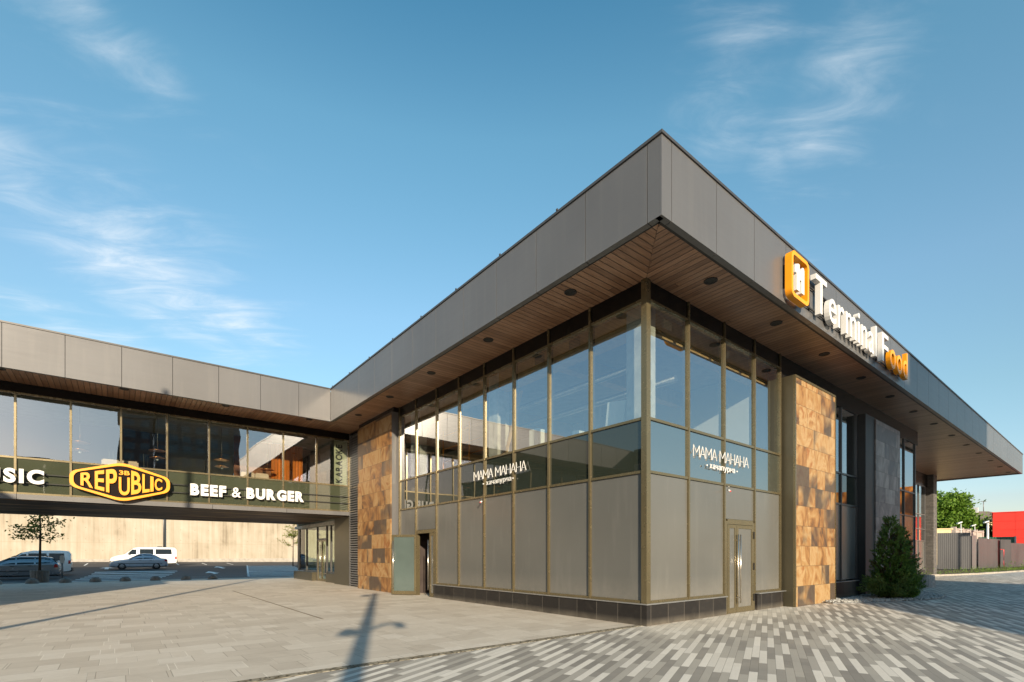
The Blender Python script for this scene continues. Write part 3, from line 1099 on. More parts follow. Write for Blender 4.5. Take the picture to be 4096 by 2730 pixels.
# end return, set-back shop front under the canopy and its brick column
rt = MB(); rt.box(19.75, .0, 0, 19.9, 2.9, ZS - .003)
part(rt, 'end_wall', 'dark_trim')
fr = MB()
for k in range(10):
    s = 21.0 + k * 1.6
    fbox(fr, 'Q', s - .03, s + .03, -.1, .06, 0, 6.2)
for a in range(9):
    for z in (.45, 2.4, 3.2, 4.2, 6.17):
        s = 21.0 + a * 1.6
        fbox(fr, 'Q', s + .03, s + 1.57, -.08, .05, z - .03, z + .03)
part(fr, 'window_frame', 'cladding')
for k in range(9):
    s = 21.0 + k * 1.6
    pane('Q', s + .02, s + 1.58, 2.43, 6.15, 'window_pane', 'clear_glass')
    pane('Q', s + .02, s + 1.58, .47, 2.38, 'wall_panel', 'grey_panel')
hd = MB(); hd.box(19.9, 2.88, 6.2, 36.9, 3.1, ZS - .003)
part(hd, 'head_panel', 'head_panel')
cl = MB(); cl.box(36.15, 2.55, 0, 37.1, 3.3, ZS - .003)
t = NT('column_brick')
s_ = t.sep(t.co())
r1, r2, jj, cv = t.cells(t.M('ADD', s_[0], s_[1]), s_[2], .3, .11, .012)
t.bsdf(t.mix(jj, t.mix(r1, (.085, .08, .076), (.13, .122, .114)), (.03, .029, .027)), .7, 0, .4, t.bump(t.M('MULTIPLY', jj, -1), .5, .01))
m['column_brick'] = t.m
part(cl, 'brick_column', 'column_brick')


# ---- doors
def handle(parent, x, y, z0, z1, nx, ny):
    """long bar handle standing off the leaf along (nx, ny)"""
    mb = MB()
    mb.tube([(x + nx * .06, y + ny * .06, z0), (x + nx * .06, y + ny * .06, z1)], .017, 10)
    for z in (z0 + .14, z1 - .14):
        mb.tube([(x, y, z), (x + nx * .06, y + ny * .06, z)], .011, 8)
    return mb.build('handle', m['steel'], parent)


def leaf(parent_b, c0, c1, z0, z1, nrm, mat_in, handle_at=None, name='door', hz=(.25, 1.95), mat='bronze_frame'):
    """framed door leaf between plan points c0 and c1"""
    c0 = Vector((*c0, 0)); c1 = Vector((*c1, 0)); d = (c1 - c0); L_ = d.length; d.normalize(); n = Vector((*nrm, 0)).normalized()
    st = .085
    mb = MB()

    def bar(a, b, za, zb, th=.028):
        c = c0 + d * (a + b) / 2
        mb.obox((c.x, c.y, (za + zb) / 2), d * (b - a) / 2, n * th, (0, 0, (zb - za) / 2))
    bar(0, st, z0, z1); bar(L_ - st, L_, z0, z1); bar(st, L_ - st, z0, z0 + .13); bar(st, L_ - st, z1 - st, z1)
    o = part(mb, name, mat, parent_b)
    mb = MB(); c = c0 + d * L_ / 2
    mb.obox((c.x, c.y, (z0 + .13 + z1 - st) / 2), d * (L_ / 2 - st), n * .012, (0, 0, (z1 - st - z0 - .13) / 2))
    mb.build('door_panel', m[mat_in], o)
    if handle_at is not None:
        p = c0 + d * handle_at
        handle(o, p.x + n.x * .028, p.y + n.y * .028, hz[0], hz[1], n.x, n.y)
        if name == 'door' and mat_in == 'frosted_glass':
            handle(o, p.x - n.x * .028, p.y - n.y * .028, hz[0], hz[1], -n.x, -n.y)
    return o


# right-hand double door
dfm = MB()
fbox(dfm, 'R', 3.07, 3.17, -.08, .045, 0, 2.27); fbox(dfm, 'R', 4.47, 4.545, -.08, .045, 0, 2.27); fbox(dfm, 'R', 3.17, 4.47, -.08, .045, 2.20, 2.32)
part(dfm, 'door_frame', 'bronze_frame')
o = leaf(B, (3.18, -.02), (3.60, -.02), .012, 2.19, (0, -1), 'grey_panel', .385)
o = leaf(B, (3.61, -.02), (4.46, -.02), .012, 2.19, (0, -1), 'grey_panel', .075)
for z in (.35, 1.15, 1.95):
    hg = MB(); hg.box(4.455, -.075, z - .09, 4.48, -.0475, z + .09)
    part(hg, 'hinge', 'seal', o)
# left-hand door: one leaf swung out, one shut
dfm = MB()
fbox(dfm, 'L', 8.46, 8.53, -.08, .05, 0, 2.27); fbox(dfm, 'L', 9.80, 9.87, -.08, .05, 0, 2.27); fbox(dfm, 'L', 8.53, 9.80, -.08, .05, 2.20, 2.32)
part(dfm, 'door_frame', 'bronze_frame')
leaf(B, (-.02, 8.54), (-.02, 8.88), .012, 2.19, (-1, 0), 'grey_panel', .32)
dv = Vector((-.63, .72)).normalized()
leaf(B, (-.05, 9.80), (-.05 + dv.x * .95, 9.80 + dv.y * .95), .02, 2.17, (-.72, -.63), 'frosted_glass', .86, 'door')
# room seen through the open leaf
rm = MB()
rm.box(.12, 8.0, .0, 3.2, 8.05, 3.0); rm.box(.12, 10.6, 0, 3.2, 10.65, 3.0); rm.box(3.2, 8.0, 0, 3.25, 10.65, 3.0); rm.box(.12, 8.0, 2.95, 3.25, 10.65, 3.0)
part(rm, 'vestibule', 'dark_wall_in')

# ---- bridge wing
WM = [-.06, -1.50, -2.88, -4.25, -5.61, -6.97, -8.33, -9.68, -11.03] + [-12.39 - 1.36 * k for k in range(9)]
WM = WM[::-1]
WZ0, WZ1, WZ2 = 3.46, 4.62, 6.72
fr = MB()
for s in WM:
    fbox(fr, 'W', s - .03, s + .03, -.1, .06, WZ0 - .03, WZ2 + .03)
for a, b in zip(WM[:-1], WM[1:]):
    for z in (WZ0, WZ1, WZ2):
        fbox(fr, 'W', a + .03, b - .03, -.09, .045, z - .03, z + .03)
part(fr, 'window_frame', 'bronze_frame')
for a, b in zip(WM[:-1], WM[1:]):
    pane('W', a + .02, b - .02, WZ1 + .02, WZ2 - .02, 'window_pane', 'wing_glass')
    pane('W', a + .02, b - .02, WZ0 + .02, WZ1 - .02, 'spandrel_pane', 'spandrel_glass')
hd = MB(); hd.box(WX0, WG - .01, WZ2 + .03, -.02, WG + .05, ZS - .003)
part(hd, 'head_panel', 'head_panel')
bm_ = MB()
xx = -.0
for k in range(9):
    fbox(bm_, 'W', xx - 2.75 + .006, xx - .006, -.03, .07, 3.26, WZ0 - .032)
    xx -= 2.75
part(bm_, 'bridge_beam', 'cladding')
bs = MB(); bs.box(WX0, WG + .04, 3.24, .0, 24.6, 3.30)
part(bs, 'bridge_soffit', 'bridge_soffit')
be = MB(); be.box(WX0, 24.5, 3.30, .0, 24.62, 4.35); be.box(WX0, 24.5, 5.9, 0, 24.62, 7.3)
part(be, 'rear_wall', 'cream_wall')
rl = MB()
for z in (4.11, 3.81):
    rl.box(WM[0], WG - .115, z - .014, -.06, WG - .085, z + .014)
    for s in WM:
        rl.box(s - .012, WG - .088, z - .012, s + .012, WG - .058, z + .012)
part(rl, 'sign_rail', 'seal')

# wall and glazed lobby under the bridge
lw = MB(); lw.box(-.0, 16.48, 0, .35, 18.55, 3.235)
part(lw, 'lobby_wall', 'pier_side')
LX = .32
lfm = MB()
lobby = [18.6, 19.95, 20.62, 22.2, 24.2, 25.6]
for s in lobby:
    lfm.box(LX - .05, s - .03, 0 if 20 < s < 23 else .5, LX + .06, s + .03, 3.2)
for a, b in zip(lobby[:-1], lobby[1:]):
    lfm.box(LX - .04, a + .03, 3.15, LX + .05, b - .03, 3.2)
    if a != 20.62:
        lfm.box(LX - .04, a + .03, .50, LX + .05, b - .03, .56)
    else:
        lfm.box(LX - .04, a + .03, 2.26, LX + .05, b - .03, 2.34)
lfm.box(LX - .05, 25.63, .5, LX + .3, 25.9, 3.2)
part(lfm, 'lobby_frame', 'dark_trim')
for a, b in zip(lobby[:-1], lobby[1:]):
    mb = MB(); mb.box(LX - .008, a + .02, 2.35 if a == 20.62 else .57, LX + .008, b - .02, 3.14)
    part(mb, 'window_pane', 'lobby_glass')
mb = MB(); mb.box(LX + .3, 25.75, .5, 5, 25.766, 3.2)
part(mb, 'window_pane', 'lobby_glass')
pl = MB(); pl.box(LX - .28, 22.3, 0, LX + .1, 25.95, .47); pl.box(LX - .1, 18.56, 0, LX + .1, 20.55, .47)
part(pl, 'lobby_plinth', 'pier_side')
leaf(B, (LX, 21.40), (LX, 20.66), .012, 2.25, (-1, 0), 'lobby_glass', .66, 'door', (.3, 2.0))
leaf(B, (LX, 21.42), (LX, 22.16), .012, 2.25, (-1, 0), 'lobby_glass', .08, 'door', (.3, 2.0))
# interior shell
sh = MB()
sh.box(.1, .1, 3.0, 19.7, 26, 3.16); sh.box(WX0, WG + .1, 3.31, .1, 24.5, 3.44)
part(sh, 'floor_slab', 'concrete_in')
sh = MB(); sh.box(.1, .1, 6.84, 19.7, 26, 7.0); sh.box(WX0, WG + .1, 6.86, .1, 24.5, 7.0)
part(sh, 'ceiling', 'ceiling_in')
sh = MB()
sh.box(.1, 14.42, 3.16, 7.35, 14.55, 6.84); sh.box(9, 2.6, 0, 19.6, 2.75, 6.84); sh.box(.12, 25.4, 3.16, 7.3, 25.6, 6.84)
sh.box(12.2, .31, 0, 12.35, 2.6, 6.8); sh.box(16.2, .31, 0, 16.3, 2.6, 6.8); sh.box(8.9, .31, 0, 9.0, 2.6, 6.8)
sh.box(6.3, 18.7, 0, 6.45, 25.6, 3.0); sh.box(.36, 18.56, 0, 6.4, 18.68, 3.0)
part(sh, 'inner_wall', 'concrete_in')
sh = MB(); sh.box(20, 5.6, 0, 36, 5.75, ZS)
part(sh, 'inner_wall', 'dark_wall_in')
sh = MB(); sh.box(6.35, .12, 3.16, 6.5, 14.4, 6.84)
part(sh, 'inner_wall', 'white_paint')
for (x, y) in ((.58, .56), (.62, 5.8), (.62, 10.9), (4.9, 5.9)):
    mb = MB(); mb.box(x - .22, y - .22, 3.16, x + .22, y + .22, 6.84)
    part(mb, 'column', 'concrete_in')
bmn = MB(); bmn.box(.45, .8, 6.35, .8, 14.3, 6.84); bmn.box(1, .45, 6.35, 7.1, .8, 6.84)
for y in (3.2, 8.3):
    bmn.box(.82, y, 6.4, 7.1, y + .3, 6.84)
part(bmn, 'ceiling_beam', 'timber')
pipe = MB()
for (x, z) in ((1.7, 6.15), (2.6, 5.9)):
    pipe.tube([(x, 1.0, z), (x, 14.2, z)], .09, 10)
part(pipe, 'duct', 'steel')
for (x0, y0, x1, y1) in ((.1, 1.95, .1, 2.3), (.1, 3.2, .1, 3.55)):
    mb = MB()
    for k in range(6):
        mb.box(.09, y0, 6.40 + k * .035, .13, y1, 6.42 + k * .035)
    part(mb, 'vent_grille', 'pier_side')
for (x0, x1) in ((.75, 1.05), (3.25, 3.5)):
    mb = MB()
    for k in range(6):
        mb.box(x0, .09, 6.35 + k * .035, x1, .13, 6.37 + k * .035)
    part(mb, 'vent_grille', 'pier_side')

# ------------------------------------------------------------------ lettering
FONT_CACHE = {}


def glyph(ch, bold=0.0):
    """flat outline of a character: verts 2D, triangles/polys, at cap height about .73"""
    k = (ch, bold)
    if k in FONT_CACHE:
        return FONT_CACHE[k]
    cu = bpy.data.curves.new('txt', 'FONT')
    cu.body = ch; cu.size = 1; cu.offset = bold; cu.resolution_u = 5; cu.fill_mode = 'FRONT'
    ob = bpy.data.objects.new('txt', cu)
    COL.objects.link(ob)
    dg = bpy.context.evaluated_depsgraph_get()
    me = bpy.data.meshes.new_from_object(ob.evaluated_get(dg))
    vs = [(v.co.x, v.co.y) for v in me.vertices]
    fs = [tuple(p.vertices) for p in me.polygons]
    bpy.data.objects.remove(ob); bpy.data.curves.remove(cu); bpy.data.meshes.remove(me)
    FONT_CACHE[k] = (vs, fs)
    return vs, fs


def solid(vs, fs, mapf, d0, d1):
    """extrude a flat glyph: mapf(u, v, depth) -> xyz; d1 is the front"""
    # merge duplicate points so border edges can be found
    idx = {}; uv = []; rem = []
    for v in vs:
        k = (round(v[0], 5), round(v[1], 5))
        if k not in idx:
            idx[k] = len(uv); uv.append(v)
        rem.append(idx[k])
    fs = [tuple(rem[i] for i in f) for f in fs]
    fs = [f for f in fs if len(set(f)) == len(f)]
    n = len(uv)
    mb = MB()
    allv = [mapf(u, v, d1) for u, v in uv] + [mapf(u, v, d0) for u, v in uv]
    ed = {}
    for f in fs:
        for a, b in zip(f, f[1:] + f[:1]):
            ed[(a, b)] = ed.get((a, b), 0) + 1
    faces = list(fs) + [tuple(i + n for i in f[::-1]) for f in fs]
    for (a, b) in ed:
        if (b, a) not in ed:
            faces.append((b, a, a + n, b + n))
    mb.add(allv, faces)
    return mb


def face_map(face, s0, z0, base_d=0):
    """text plane of a facade: u runs to the viewer's right"""
    if face == 'L':
        return lambda u, v, d: (-(base_d + d), s0 - u, z0 + v)
    if face == 'R':
        return lambda u, v, d: (s0 + u, -(base_d + d), z0 + v)
    if face == 'W':
        return lambda u, v, d: (s0 + u, WG - base_d - d, z0 + v)


def write(text, parent, mp, width, height, mat, d0, d1, bold=.0, gap=.09, space=.32, mats=None, capscale=None):
    """letters of a sign, each its own mesh, fitted to width x cap height"""
    pos = []; x = 0
    for ch in text:
        if ch == ' ':
            x += space; pos.append(None); continue
        vs, fs = glyph(ch, bold if ch != '&' else min(bold, .012))
        xs = [v[0] for v in vs]
        pos.append((x - min(xs), vs, fs)); x += max(xs) - min(xs) + gap
    x -= gap
    kx = width / x
    ref = capscale or max(max(v[1] for v in p[1]) for p in pos if p)
    kz = height / ref
    for i, (ch, p) in enumerate(zip(text, pos)):
        if p is None:
            continue
        vs = [((v[0] + p[0]) * kx, v[1] * kz) for v in p[1]]
        mb = solid(vs, p[2], mp, d0, d1)
        mb.build('letter', m[mats[i] if mats else mat], parent)


def stroke_letters(text, parent, mp, width, height, th, mat, d0, d1):
    """thin line capitals: M, A and N shapes of the Cyrillic alphabet"""
    pat = {'М': (.95, [((0, 0), (0, 1)), ((0, 1), (.475, .34)), ((.475, .34), (.95, 1)), ((.95, 1), (.95, 0))]),
           'А': (.80, [((0, 0), (.4, 1)), ((.4, 1), (.8, 0)), ((.14, .30), (.66, .30))]),
           'Н': (.74, [((0, 0), (0, 1)), ((.74, 0), (.74, 1)), ((0, .46), (.74, .46))])}
    x = 0; pos = []
    for ch in text:
        if ch == ' ':
            x += .42; pos.append(None); continue
        pos.append(x); x += pat[ch][0] + .14
    x -= .14
    k = width / x
    for ch, p in zip(text, pos):
        if p is None:
            continue
        mb = MB()
        for (a, b) in pat[ch][1]:
            a = Vector(((a[0] + p) * k, a[1] * height)); b = Vector(((b[0] + p) * k, b[1] * height))
            d = (b - a).normalized(); n = Vector((-d.y, d.x)) * th / 2; a -= d * th / 2 * .8; b += d * th / 2 * .8
            q = [a - n, b - n, b + n, a + n]
            vv = [mp(c.x, c.y, d1) for c in q] + [mp(c.x, c.y, d0) for c in q]
            mb.add(vv, [(0, 1, 2, 3), (7, 6, 5, 4), (0, 4, 5, 1), (1, 5, 6, 2), (2, 6, 7, 3), (3, 7, 4, 0)])
        mb.build('letter', m[mat], parent)


# roof lettering on the right-hand fascia
FB = -YR                                   # fascia distance in front of the right face
sg = thing('roof_sign', 'big white and orange three-dimensional lettering along the right roof fascia', 'sign', (4.3, YR, 7.1))
mp = face_map('R', 4.28, 7.15, FB)
kz_ = 1.0
txt = 'Terminal'
write('Terminal', sg, mp, 4.37, .85, 'white_paint', .06, .18, .004, .125)
mp2 = face_map('R', 9.13, 7.17, FB)
write('F', sg, mp2, .58, .83, 'white_paint', .06, .18, .004)
mp3 = face_map('R', 9.90, 7.17, FB)
write('ood', sg, mp3, 1.84, .83, 'yellow_sign', .06, .18, .006, .10)
rl = MB()
for z in (7.12, 7.62):
    rl.box(4.0, YR - .055, z + .1, 11.6, YR - .03, z + .135)
for k in range(8):
    rl.box(4.3 + k * .97, YR - .03, 7.2, 4.33 + k * .97, YR, 7.78)
rl.build('sign_rail', m['seal'], sg)

# emblem: rounded square ring with two hooked bars inside
em = thing('emblem_sign', 'orange rounded square emblem with two white hooked bars on the roof fascia', 'sign', (3.38, YR, 7.5))


def rrect(cx, cz, hw, hh, r, n=8):
    pts = []
    for (sx, sz, a0) in ((1, 1, 0), (-1, 1, 90), (-1, -1, 180), (1, -1, 270)):
        for k in range(n + 1):
            a = R(a0 + 90 * k / n)
            pts.append((cx + sx * (hw - r) + r * math.cos(a), cz + sz * (hh - r) + r * math.sin(a)))
    return pts


def ring_solid(outer, inner, mp, d0, d1):
    n = len(outer); mb = MB()
    v = [mp(*p, d1) for p in outer] + [mp(*p, d1) for p in inner] + [mp(*p, d0) for p in outer] + [mp(*p, d0) for p in inner]
    f = []
    for i in range(n):
        j = (i + 1) % n
        f += [(i, j, n + j, n + i), (2 * n + j, 2 * n + i, 3 * n + i, 3 * n + j), (i, 2 * n + i, 2 * n + j, j), (n + i, n + j, 3 * n + j, 3 * n + i)]
    return mb.add(v, f)


def poly_solid(poly, mp, d0, d1):
    n = len(poly); mb = MB()
    v = [mp(*p, d1) for p in poly] + [mp(*p, d0) for p in poly]
    return mb.add(v, [tuple(range(n)), tuple(range(n, 2 * n))[::-1]] + [(i, n + i, n + (i + 1) % n, (i + 1) % n) for i in range(n)])


mpe = face_map('R', 3.38, 7.55, FB)
ring_solid(rrect(0, 0, .46, .50, .16), rrect(0, 0, .375, .415, .09), mpe, .06, .20).build('ring', m['yellow_sign'], em)
poly_solid([(-.17, -.29), (-.03, -.29), (-.03, .30), (-.09, .30), (-.25, .24), (-.25, .07), (-.17, .07)], mpe, .07, .19).build('bar', m['white_paint'], em)
poly_solid([(.08, -.29), (.22, -.29), (.22, .24), (.19, .29), (.13, .29), (.07, .24), (.01, .16), (.01, -.03), (.08, -.03)], mpe, .07, .19).build('bar', m['white_paint'], em)
for k in range(2):
    mb = MB(); mb.box(3.0 + k * .7, YR - .07, 7.3, 3.04 + k * .7, YR, 7.8)
    mb.build('bracket', m['seal'], em)

# thin white shop lettering in front of the glass, once on each street face
for face, s0, lab in (('L', 6.12, 'thin white shop lettering on the dark green glass of the left facade'), ('R', 1.62, 'thin white shop lettering on the blue glass above the double door')):
    if face == 'L':
        sg = thing('shop_sign', lab, 'sign', (-.06, 5, 3.7), 'shop lettering'); mp = face_map('L', 6.12, 3.665, .0); w = 2.42
    else:
        sg = thing('shop_sign', lab, 'sign', (2.9, -.06, 3.7), 'shop lettering'); mp = face_map('R', 1.62, 3.655, .0); w = 2.52
    stroke_letters('МАМА МАНАНА', sg, mp, w, .255, .0105, 'white_paint', .07, .085)
    c0 = (w - 1.16) / 2
    mp2 = (lambda u, v, d, mp=mp, c0=c0: mp(u + c0, v - .20, d))
    write('хачапурна', sg, mp2, 1.16, .105, 'white_paint', .07, .08, .0, .13, capscale=.56)
    for u in (c0 - .13, c0 + 1.16 + .09):
        poly_solid([(u + .02 * math.cos(a), -.15 + .02 * math.sin(a)) for a in [2 * math.pi * k / 10 for k in range(10)]], mp, .07, .095).build('dot', m['white_paint'], sg)
    for u in ([.0 + w * f for f in (.06, .35, .62, .93)]):
        q = mp(u, .03, .04)
        mb = MB(); a = mp(u - .006, .02, .009); b = mp(u + .006, .035, .07); mb.box(*a, *b)
        mb.build('standoff', m['steel'], sg)

# white block capitals on the wing rails
sg = thing('wall_sign', 'white block capital lettering on rails at the right of the bridge wing', 'sign', (-4.2, WG, 3.8))
write('BEEF & BURGER', sg, face_map('W', -6.25, 3.765, 0), 4.16, .42, 'white_paint', .12, .22, .055, .115, .30)
sg = thing('wall_sign', 'white block capital lettering cut off by the left edge of the photo', 'sign', (-11.2, WG, 3.8))
write('MUSIC', sg, face_map('W', -12.25, 3.80, 0), 1.92, .44, 'white_paint', .12, .22, .045, .13)

# yellow bordered hexagonal sign
hx = thing('hexagon_sign', 'dark brown stretched hexagon sign with yellow border and arched yellow capitals', 'sign', (-8.3, WG, 4.0))
mph = face_map('W', -8.30, 4.03, 0)


def hexa(k, hw, hh, n=8):
    """stretched hexagon with rounded points"""
    base = [(hw, -hh * .36), (hw, hh * .36), (0, hh), (-hw, hh * .36), (-hw, -hh * .36), (0, -hh)]
    out = []
    for i, p in enumerate(base):
        p = Vector(p); a = Vector(base[i - 1]); b = Vector(base[(i + 1) % 6])
        r = .26 if i in (2, 5) else .2
        p0 = p + (a - p).normalized() * min(r, (a - p).length * .45); p1 = p + (b - p).normalized() * min(r, (b - p).length * .45)
        for q in range(n + 1):
            t_ = q / n
            out.append(tuple(p0 * (1 - t_) ** 2 + p * 2 * t_ * (1 - t_) + p1 * t_ ** 2))
    return out


ho = hexa(1, 1.40, .70); hi = hexa(1, 1.295, .60)
ring_solid(ho, hi, mph, .16, .34).build('border', m['yellow_sign'], hx)
poly_solid(hi, mph, .18, .29).build('board', m['brown_sign'], hx)
HW = 1.36
spec = {'R': (-.82, -.58), 'E': (-.545, -.36), 'P': (-.325, -.105), 'U': (-.068, .158), 'B': (.188, .40), 'L': (.424, .579), 'I': (.594, .664), 'C': (.69, .855)}
for i, (ch, (a, b)) in enumerate(spec.items()):
    vs, fs = glyph(ch, .022)
    xs = [v[0] for v in vs]; ys = [v[1] for v in vs]
    x0, x1, y0, y1 = min(xs), max(xs), min(ys), max(ys)

    def mpl(u, v, d, a=a, b=b, x0=x0, x1=x1, y0=y0, y1=y1, ch=ch):
        q = a + (b - a) * (u - x0) / (x1 - x0)
        half = .50 - .36 * abs(q)
        lo, hi_ = -half, half
        if ch == 'U':
            hi_ = .17; lo = -.47
        return mph(q * HW, lo + (hi_ - lo) * (v - y0) / (y1 - y0), d)
    solid(vs, fs, mpl, .285, .36).build('letter', m['yellow_sign'], hx)
mp3 = (lambda u, v, d: mph(u - .105 + .02, v + .26, d))
write('3B', hx, mp3, .30, .15, 'yellow_sign', .285, .33, .03, .08)
for s_ in (-1.0, 1.0):
    mb = MB(); mb.box(-8.30 + s_ - .04, WG - .18, 3.78, -8.30 + s_ + .04, WG - .06, 4.18)
    mb.build('bracket', m['seal'], hx)

# tall narrow lettering turned on its side at the end of the wing
vs_ = thing('vertical_sign', 'dark sideways capitals on a pale strip painted in for the louvre reflection', 'sign', (-.4, WG, 5.5))
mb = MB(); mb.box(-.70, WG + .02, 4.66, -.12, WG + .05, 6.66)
mb.build('strip', m['louvre_reflection'], vs_)  # paints in the louvre as mirrored by the end pane
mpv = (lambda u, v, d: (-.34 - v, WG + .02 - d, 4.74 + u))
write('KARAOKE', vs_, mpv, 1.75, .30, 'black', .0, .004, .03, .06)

# ------------------------------------------------------------------ loose things seen through the glass
def lone(mb, name, mat, label, cat, group=None):
    return tag(mb.build(name, m[mat]), label, cat, group)


mb = MB(); mb.obox((.62, 1.28, 4.62), (.0, .27, .035), (.045, -.0, .0), (-.03, -.07, .36))
lone(mb, 'foam_board', 'foam', 'white foam board leaning inside the corner window', 'board')
for i, (y, w, z1, mat, lab) in enumerate(((3.98, .17, 4.86, 'foam', 'tall white carton standing on the ledge in the third window from the corner'),
                                          (2.62, .10, 4.42, 'cardboard', 'low brown carton on the ledge in the second window from the corner'),
                                          (2.42, .09, 4.52, 'foam', 'small pale carton on the ledge beside the low brown carton'))):
    mb = MB(); mb.box(.42, y - w, 4.22, .42 + .26, y + w, z1)
    mb.box(.415, y - w * .2, 4.23, .685, y + w * .2, z1 + .003)
    lone(mb, 'carton', mat, lab, 'carton', 'cartons behind the left facade')
lg = MB(); lg.box(.2, .9, 3.16, .9, 13.9, 4.215)
part(lg, 'ledge', 'concrete_in')
mb = MB(); mb.obox((.75, 5.30, 5.25), (.02, 0, 0), (0, .05, .016), (.1, -.30, 1.02))
lone(mb, 'plank', 'timber', 'long timber plank leaning inside the left facade', 'plank')
sc = thing('scaffold', 'orange tube scaffold tower inside the left end of the glass facade', 'scaffold', (2.4, 10.2, 3.16))
for (x, y) in ((1.4, 8.6), (1.4, 10.4), (2.6, 8.6), (2.6, 10.4)):
    mb = MB(); mb.tube([(x, y, 3.16), (x, y, 6.2)], .03, 8); mb.build('upright', m['orange_steel'], sc)
for z in (4.5, 5.0, 5.5, 6.0):
    for x in (1.4, 2.6):
        mb = MB(); mb.tube([(x, 8.6, z), (x, 10.4, z)], .022, 8); mb.build('rung', m['orange_steel'], sc)
mb = MB(); mb.box(1.45, 8.6, 5.02, 2.55, 10.4, 5.06); mb.build('deck', m['timber'], sc)
# restaurant in the wing
cu = thing('curtain', 'orange pleated curtain behind the right windows of the bridge wing', 'curtain', (-2.6, 19, 3.44))
mb = MB(); vv = []; n = 140
for i in range(n + 1):
    s_ = i / n
    x = -2.95 + 1.35 * s_; y = 18.3 + .09 * math.sin(i * 1.35) + .03 * math.sin(i * 3.1)
    vv += [(x, y, 3.46), (x, y, 6.5)]
mb.add(vv, [(2 * i, 2 * i + 2, 2 * i + 3, 2 * i + 1) for i in range(n)], True)
mb.build('fabric', m['curtain'], cu)
mb = MB(); mb.tube([(-4, 18.3, 6.53), (-1.3, 18.3, 6.53)], .025, 8); mb.build('rail', m['steel'], cu)
def pendant(loc, label):
    r = thing('pendant_lamp', label, 'lamp', loc, 'pendant lamps in the bridge wing')
    mb = MB(); mb.tube([(0, 0, -.1), (0, 0, 1.2)], .008, 6); mb.build('rod', m['steel'], r, False)
    for z, rr in ((-.1, .30), (-.38, .26)):
        mb = MB(); mb.lathe((0, 0, z), [(.001, .03), (rr * .5, .025), (rr, -.02), (rr * .5, .012), (.001, .018)], 24)
        mb.build('lamp_shade', m['copper'], r, False)
    mb = MB(); mb.lathe((0, 0, -.5), [(.001, 0), (.035, .01), (.045, .05), (.02, .1), (.015, .15)], 12); mb.build('bulb', m['white_paint'], r, False)
    return r
pendant((-7.2, 17.7, 5.65), 'two-tier copper pendant lamp hanging right above the hexagonal sign')
pendant((-5.0, 17.7, 5.55), 'two-tier copper pendant lamp between the hexagonal sign and the block capitals')
pendant((-3.2, 17.9, 5.35), 'two-tier copper pendant lamp in front of the orange curtain')
pendant((-9.5, 17.7, 5.65), 'two-tier copper pendant lamp hanging left above the hexagonal sign')
for i, (x, lab) in enumerate(((-9.75, 'white table at the window left of the hexagonal sign'), (-7.35, 'white table at the window right above the hexagonal sign'), (-5.1, 'white table at the window between sign and sofa'), (-2.9, 'white table at the window before the orange curtain'), (-1.0, 'white table at the window beside the vertical strip'))):
    t_ = thing('table', lab, 'table', (x, 17.3, 3.44), 'tables along the wing windows')
    mb = MB(); mb.box(x - .45, 16.95, 4.62, x + .45, 17.7, 4.66); mb.build('table_top', m['white_paint'], t_)
    mb = MB(); mb.tube([(x, 17.3, 3.46), (x, 17.3, 4.62)], .04, 10); mb.lathe((x, 17.3, 3.445), [(.28, 0), (.28, .02), (.04, .04)], 20); mb.build('leg', m['black'], t_)
    nd = MB(); nd.box(x - .1, 17.05, 4.66, x + .08, 17.2, 4.73)
    lone(nd, 'napkin_holder', 'white_paint', 'white napkin holder on the ' + lab.replace('white ', '', 1).replace('table at the window', 'window table'), 'napkin holder', 'napkin holders on the wing tables')
for x, lab in ((-8.35, 'beige upholstered sofa back showing above the hexagonal sign'), (-3.9, 'beige upholstered sofa back left of the orange curtain')):
    t_ = thing('sofa', lab, 'sofa', (x, 17.2, 3.44), 'sofas along the wing windows')
    for k in (-1, 1):
        mb = MB()
        v0 = len(mb.v); c = x + k * .27
        mb.box(c - .26, 16.85, 4.2, c + .26, 17.05, 4.86); mb.box(c - .22, 16.86, 4.86, c + .22, 17.04, 4.90)
        mb.build('back_cushion', m['sofa'], t_)
    mb = MB(); mb.box(x - .55, 16.85, 3.45, x + .55, 17.7, 4.19); mb.build('seat', m['sofa'], t_)
iw = MB(); iw.box(-4.3, 19.2, 3.44, -2.7, 19.3, 6.86)
part(iw, 'partition', 'timber_dark')
iw = MB(); iw.box(-6.6, 21.5, 3.44, -3.95, 21.6, 6.0)
part(iw, 'partition', 'cream_wall')
iw = MB(); iw.box(-12.5, 21.0, 3.44, -6.65, 21.1, 6.86); iw.box(-1.2, 20.4, 3.44, -.1, 20.5, 6.86)
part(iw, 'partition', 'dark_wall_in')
for x, lab in ((-8.62, 'slim brass floor lamp behind the left half of the hexagonal sign'), (-7.55, 'slim brass floor lamp right of the sofa above the hexagonal sign'), (-5.45, 'slim brass floor lamp before the cream partition')):
    t_ = thing('floor_lamp', lab, 'lamp', (x, 18.3, 3.44), 'floor lamps in the bridge wing')
    for dx in (-.06, .06):
        mb = MB(); mb.tube([(x + dx, 18.3, 3.5), (x + dx, 18.3, 5.45)], .02, 8); mb.build('tube', m['steel'], t_)
    mb = MB(); mb.lathe((x, 18.3, 3.445), [(.16, 0), (.16, .03), (.001, .05)], 16); mb.build('base', m['black'], t_)

